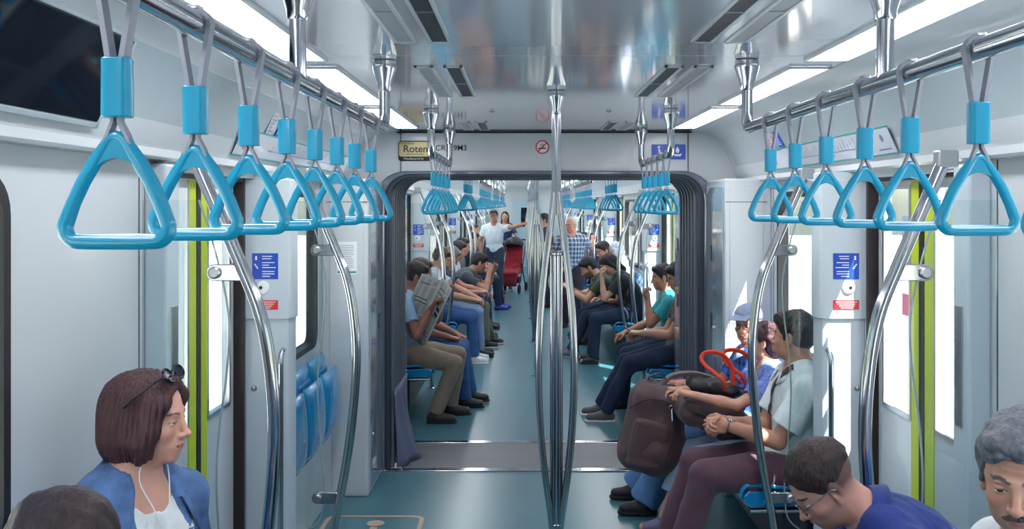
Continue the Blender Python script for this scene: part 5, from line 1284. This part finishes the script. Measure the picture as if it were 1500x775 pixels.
c = at(628, 448, 8.22); nwp = empty('newspaper', c, R(0), 'open folded newspaper held up by the man in tan trousers', 'newspaper')
Mn = Matrix.Rotation(R(26), 4, 'Y') @ Matrix.Rotation(R(18), 4, 'X')
def sheet(x0, x1, z0, z1, ang, name):
    M = Mn @ Matrix.Rotation(R(ang), 4, 'Z'); n = 10; vs = []; 
    for k in range(n+1):
        x = x0+(x1-x0)*k/n; y = .012*math.sin(5*k/n)
        vs += [M @ V((x, y-.0012, z0)), M @ V((x, y-.0012, z1)), M @ V((x, y+.0012, z1)), M @ V((x, y+.0012, z0))]
    fs = [(4*k+j, 4*k+(j+1) % 4, 4*k+4+(j+1) % 4, 4*k+4+j) for k in range(n) for j in range(4)]+[(0, 1, 2, 3), (4*n+3, 4*n+2, 4*n+1, 4*n)]
    p = MB().add(vs, fs).build(name, npm, nwp, smooth=True, angle=60)
    m = MB(); rg = random.Random(3 if x0 < 0 else 5)
    def row(xa, xb, za, zb):
        k0 = 6
        for q in range(k0):
            xs = (xa+(xb-xa)*q/k0, xa+(xb-xa)*(q+1)/k0); ys = [.012*math.sin(5*(x-x0)/(x1-x0))-.0022 for x in xs]
            m.add([M @ V((xs[0], ys[0], za)), M @ V((xs[1], ys[1], za)), M @ V((xs[1], ys[1], zb)), M @ V((xs[0], ys[0], zb))], [(0, 1, 2, 3)])
    z = z1-.03; W_ = x1-x0
    while z > z0+.03:
        t = rg.random()
        if t < .12: row(x0+.02, x0+W_*rg.uniform(.6, .9), z-.008, z); z -= .018
        elif t < .14: row(x0+W_*.5, x1-.02, z-.03, z); z -= .04
        else: 
            for cx in range(3): row(x0+.015+cx*W_*.32, x0+W_*.29+cx*W_*.32, z-.002, z)
            z -= .0085
    m.build('newsprint_text', mat('newsprint ink', (60, 60, 66), .9), p)
sheet(-.17, 0, -.34, .26, 20, 'left_page'); sheet(0, .16, -.36, .28, -38, 'right_page')
# white shopping bag in the standing man's hand
c = palm(st1, 1, .10); sbg = empty('shopping_bag', (c.x, c.y, 0), 0, 'white and blue shopping bag hanging from the hand of the standing man', 'bag')
zt = c.z-.10; m = MB(); m.add([(x*(.19 if z > .5*zt else .15), y*(.06 if z > .4 else .07), z) for z in (zt-.36, zt-.02) for x, y in ((-1, -1), (1, -1), (1, 1), (-1, 1))], [(0, 1, 2, 3), (7, 6, 5, 4), (0, 4, 5, 1), (1, 5, 6, 2), (2, 6, 7, 3), (3, 7, 4, 0)])
m.build('bag_body', mat('carrier bag', (222, 226, 232), .4), sbg, bevel=.02, bseg=3)
MB().box(-.17, .17, -.066, -.063, zt-.16, zt-.07).build('blue_band', BLUE, sbg)
for y in (-.05, .05):
    m = MB(); m.tube(spline([(-.08, y, zt-.03), (-.05, y*.5, zt+.06), (0, 0, zt+.10), (.05, y*.5, zt+.06), (.08, y, zt-.03)], 5), .006, 6); m.build('bag_handle', mat('bag handle', (60, 70, 110), .5), sbg, smooth=True)
# red pushchair
pc = empty('pushchair', (-.36, 20.2, 0), R(-12), 'red and black pushchair standing in the aisle beyond the standing man', 'pushchair')
rd = cloth('pushchair red', (150, 24, 44)); bk = mat('pushchair frame', (28, 30, 36), .4)
f = Field(); f.box((0, .10, .66), (.18, .035, .30), .03, .0, rot('X', -24)); f.box((0, -.10, .42), (.17, .17, .05), .04, .04, rot('X', 12)); f.box((0, -.26, .28), (.15, .03, .14), .03, .03); soft('seat_fabric', f, .012, rd, pc, wob(.006, 20, 3))
f = Field(); f.ell((0, .16, .98), (.20, .22, .15), .0, clips=((np.array((0, 0, -1.)), -.93),)); f.ell((0, .12, .92), (.17, .19, .12), .01, mode='s'); soft('canopy', f, .012, BLKN, pc)
m = MB()
for s in (-1, 1):
    m.tube([(s*.21, -.34, .10), (s*.21, .0, .50), (s*.21, .34, 1.02), (s*.20, .44, 1.06)], .013, 8); m.tube([(s*.21, .30, .10), (s*.21, -.12, .62)], .013, 8)
m.tube([(-.21, .44, 1.06), (.21, .44, 1.06)], .016, 8); m.tube([(-.21, -.34, .22), (.21, -.34, .22)], .012, 8); m.build('frame', bk, pc, smooth=True)
for x in (-.22, .22):
    for y in (-.36, .32): MB().lathe([(.0, -.02), (.085, -.02), (.095, -.012), (.095, .012), (.085, .02), (.0, .02)], (x, y, .097), 20, M=Matrix.Rotation(R(90), 4, 'Y')).build('wheel', BLACK, pc, smooth=True, angle=40)
f = Field(); f.box((0, .05, .26), (.16, .16, .07), .04, .0); soft('basket', f, .012, BLKN, pc, wob(.004, 20, 3))
# white bag in the hands of the far standing person
c = palm(st4, 0); o = empty('paper_bag', c, 0, 'small white paper bag held by the far person in dark clothes', 'bag')
MB().add([(x, y, z) for z, q_ in ((-.22, 1), (.02, .85)) for x, y in ((-.08*q_, -.04), (.08*q_, -.04), (.08*q_, .04), (-.08*q_, .04))], [(0, 1, 2, 3), (7, 6, 5, 4), (0, 4, 5, 1), (1, 5, 6, 2), (2, 6, 7, 3), (3, 7, 4, 0)]).build('bag_body', PAPER, o, bevel=.01)
# ================================================================ outside, light, camera
gr = struct(MB().box(-60, 60, -60, 90, -1.2, -1.0).build('ground', mat('ballast ground', (190, 186, 178), .9, var=.25, vscale=3, bump=.3, bscale=20)))
tag(gr, 'pale ballast and paved ground outside the windows', 'ground')
o = MB().box(-9.2, -9.0, -20, 70, -1, .3).build('trackside_wall', mat('outside wall', (225, 225, 222), .8, var=.06)); tag(o, 'low pale wall along the track outside the left windows', 'wall')
def tree(x, y, h, lab, seed):
    rg = random.Random(seed); r = empty('tree', (x, y, -1), 0, lab, 'tree', 'trees beyond the left windows')
    MB().tube([(0, 0, 0), (.1, 0, h*.3), (0, .1, h*.6)], [.18, .13, .08], 8).build('trunk', mat('bark', (80, 64, 50), .9), r, smooth=True)
    mb = MB()
    for k in range(900):
        a, b, q = rg.uniform(0, 6.28), rg.uniform(-1, 1), rg.uniform(.45, 1)**.5
        c = Vector((math.cos(a)*math.sqrt(1-b*b)*q*h*.36, math.sin(a)*math.sqrt(1-b*b)*q*h*.36, h*.62+b*q*h*.38)); s = rg.uniform(.08, .17)
        M = Matrix.Translation(c) @ Matrix.Rotation(rg.uniform(0, 6.28), 4, Vector((rg.uniform(-1, 1), rg.uniform(-1, 1), rg.uniform(-1, 1))).normalized())
        mb.add([M @ Vector(v) for v in ((-s, 0, 0), (0, -s*.6, .02), (s, 0, 0), (0, s*.6, .02))], [(0, 1, 2, 3)])
    mb.build('foliage', mat('foliage', (92, 132, 56), .7, var=.3, vscale=3), r)
for k, (x, y, h) in enumerate(((-10.5, 2.5, 4.2), (-12.5, 6.0, 5.0), (-14.8, 9.2, 4.0), (-12.5, 12.0, 5.5), (-11.5, 17, 4.6), (-12, 24, 5.2))): tree(x, y, h, 'green tree outside the left windows', k)
o = empty('outside_building', (-16, 20, -1), 0, 'pale block outside the left windows', 'building')
mb = MB().box(-2, 2, -6, 6, 0, 6); mb.build('wall', mat('outside wall', (225, 225, 222), .8, var=.06), o)
for k in range(5): MB().box(2.0, 2.04, -5+2.1*k, -3.8+2.1*k, 2, 3.6).build('window', SCREEN, o)
MB().box(-2.2, 2.2, -6.2, 6.2, 6, 6.2).build('roof', mat('roof red', (190, 70, 60), .7), o)
W = bpy.data.worlds.new('World'); SC.world = W; W.use_nodes = True; nt = W.node_tree
bg = nt.nodes['Background']; sky = nt.nodes.new('ShaderNodeTexSky'); sky.sky_type = 'NISHITA' if 'NISHITA' in [i.identifier for i in sky.bl_rna.properties['sky_type'].enum_items] else sky.sky_type
SUN = Vector((.33, -.46, .82)).normalized()        # towards the sun
sky.sun_disc = False; sky.sun_elevation = math.asin(SUN.z); sky.sun_rotation = math.atan2(SUN.x, SUN.y)
nt.links.new(sky.outputs[0], bg.inputs[0]); bg.inputs[1].default_value = .32
sl = bpy.data.lights.new('Sun', 'SUN'); sl.energy = 34; sl.angle = R(.6); sl.color = (1, .96, .9); so = bpy.data.objects.new('Sun', sl); COL.objects.link(so)
so.rotation_euler = (-SUN).to_track_quat('-Z', 'Y').to_euler(); so.location = (6, -6, 14)
c = bpy.data.cameras.new('Camera'); co = bpy.data.objects.new('Camera', c); COL.objects.link(co); SC.camera = co
co.location = (CAMX, 0, CAMZ); co.rotation_euler = (R(90), 0, 0)
c.sensor_width = 36; c.lens = F/1500*36; c.shift_x = -(VX-750)/1500; c.shift_y = -(387.5-VY)/1500; c.clip_start = .05; c.clip_end = 300
SC.view_settings.view_transform = 'Standard'; SC.view_settings.look = 'None'; SC.view_settings.gamma = 1; SC.view_settings.use_curve_mapping = False
SC.view_settings.exposure = -0.15
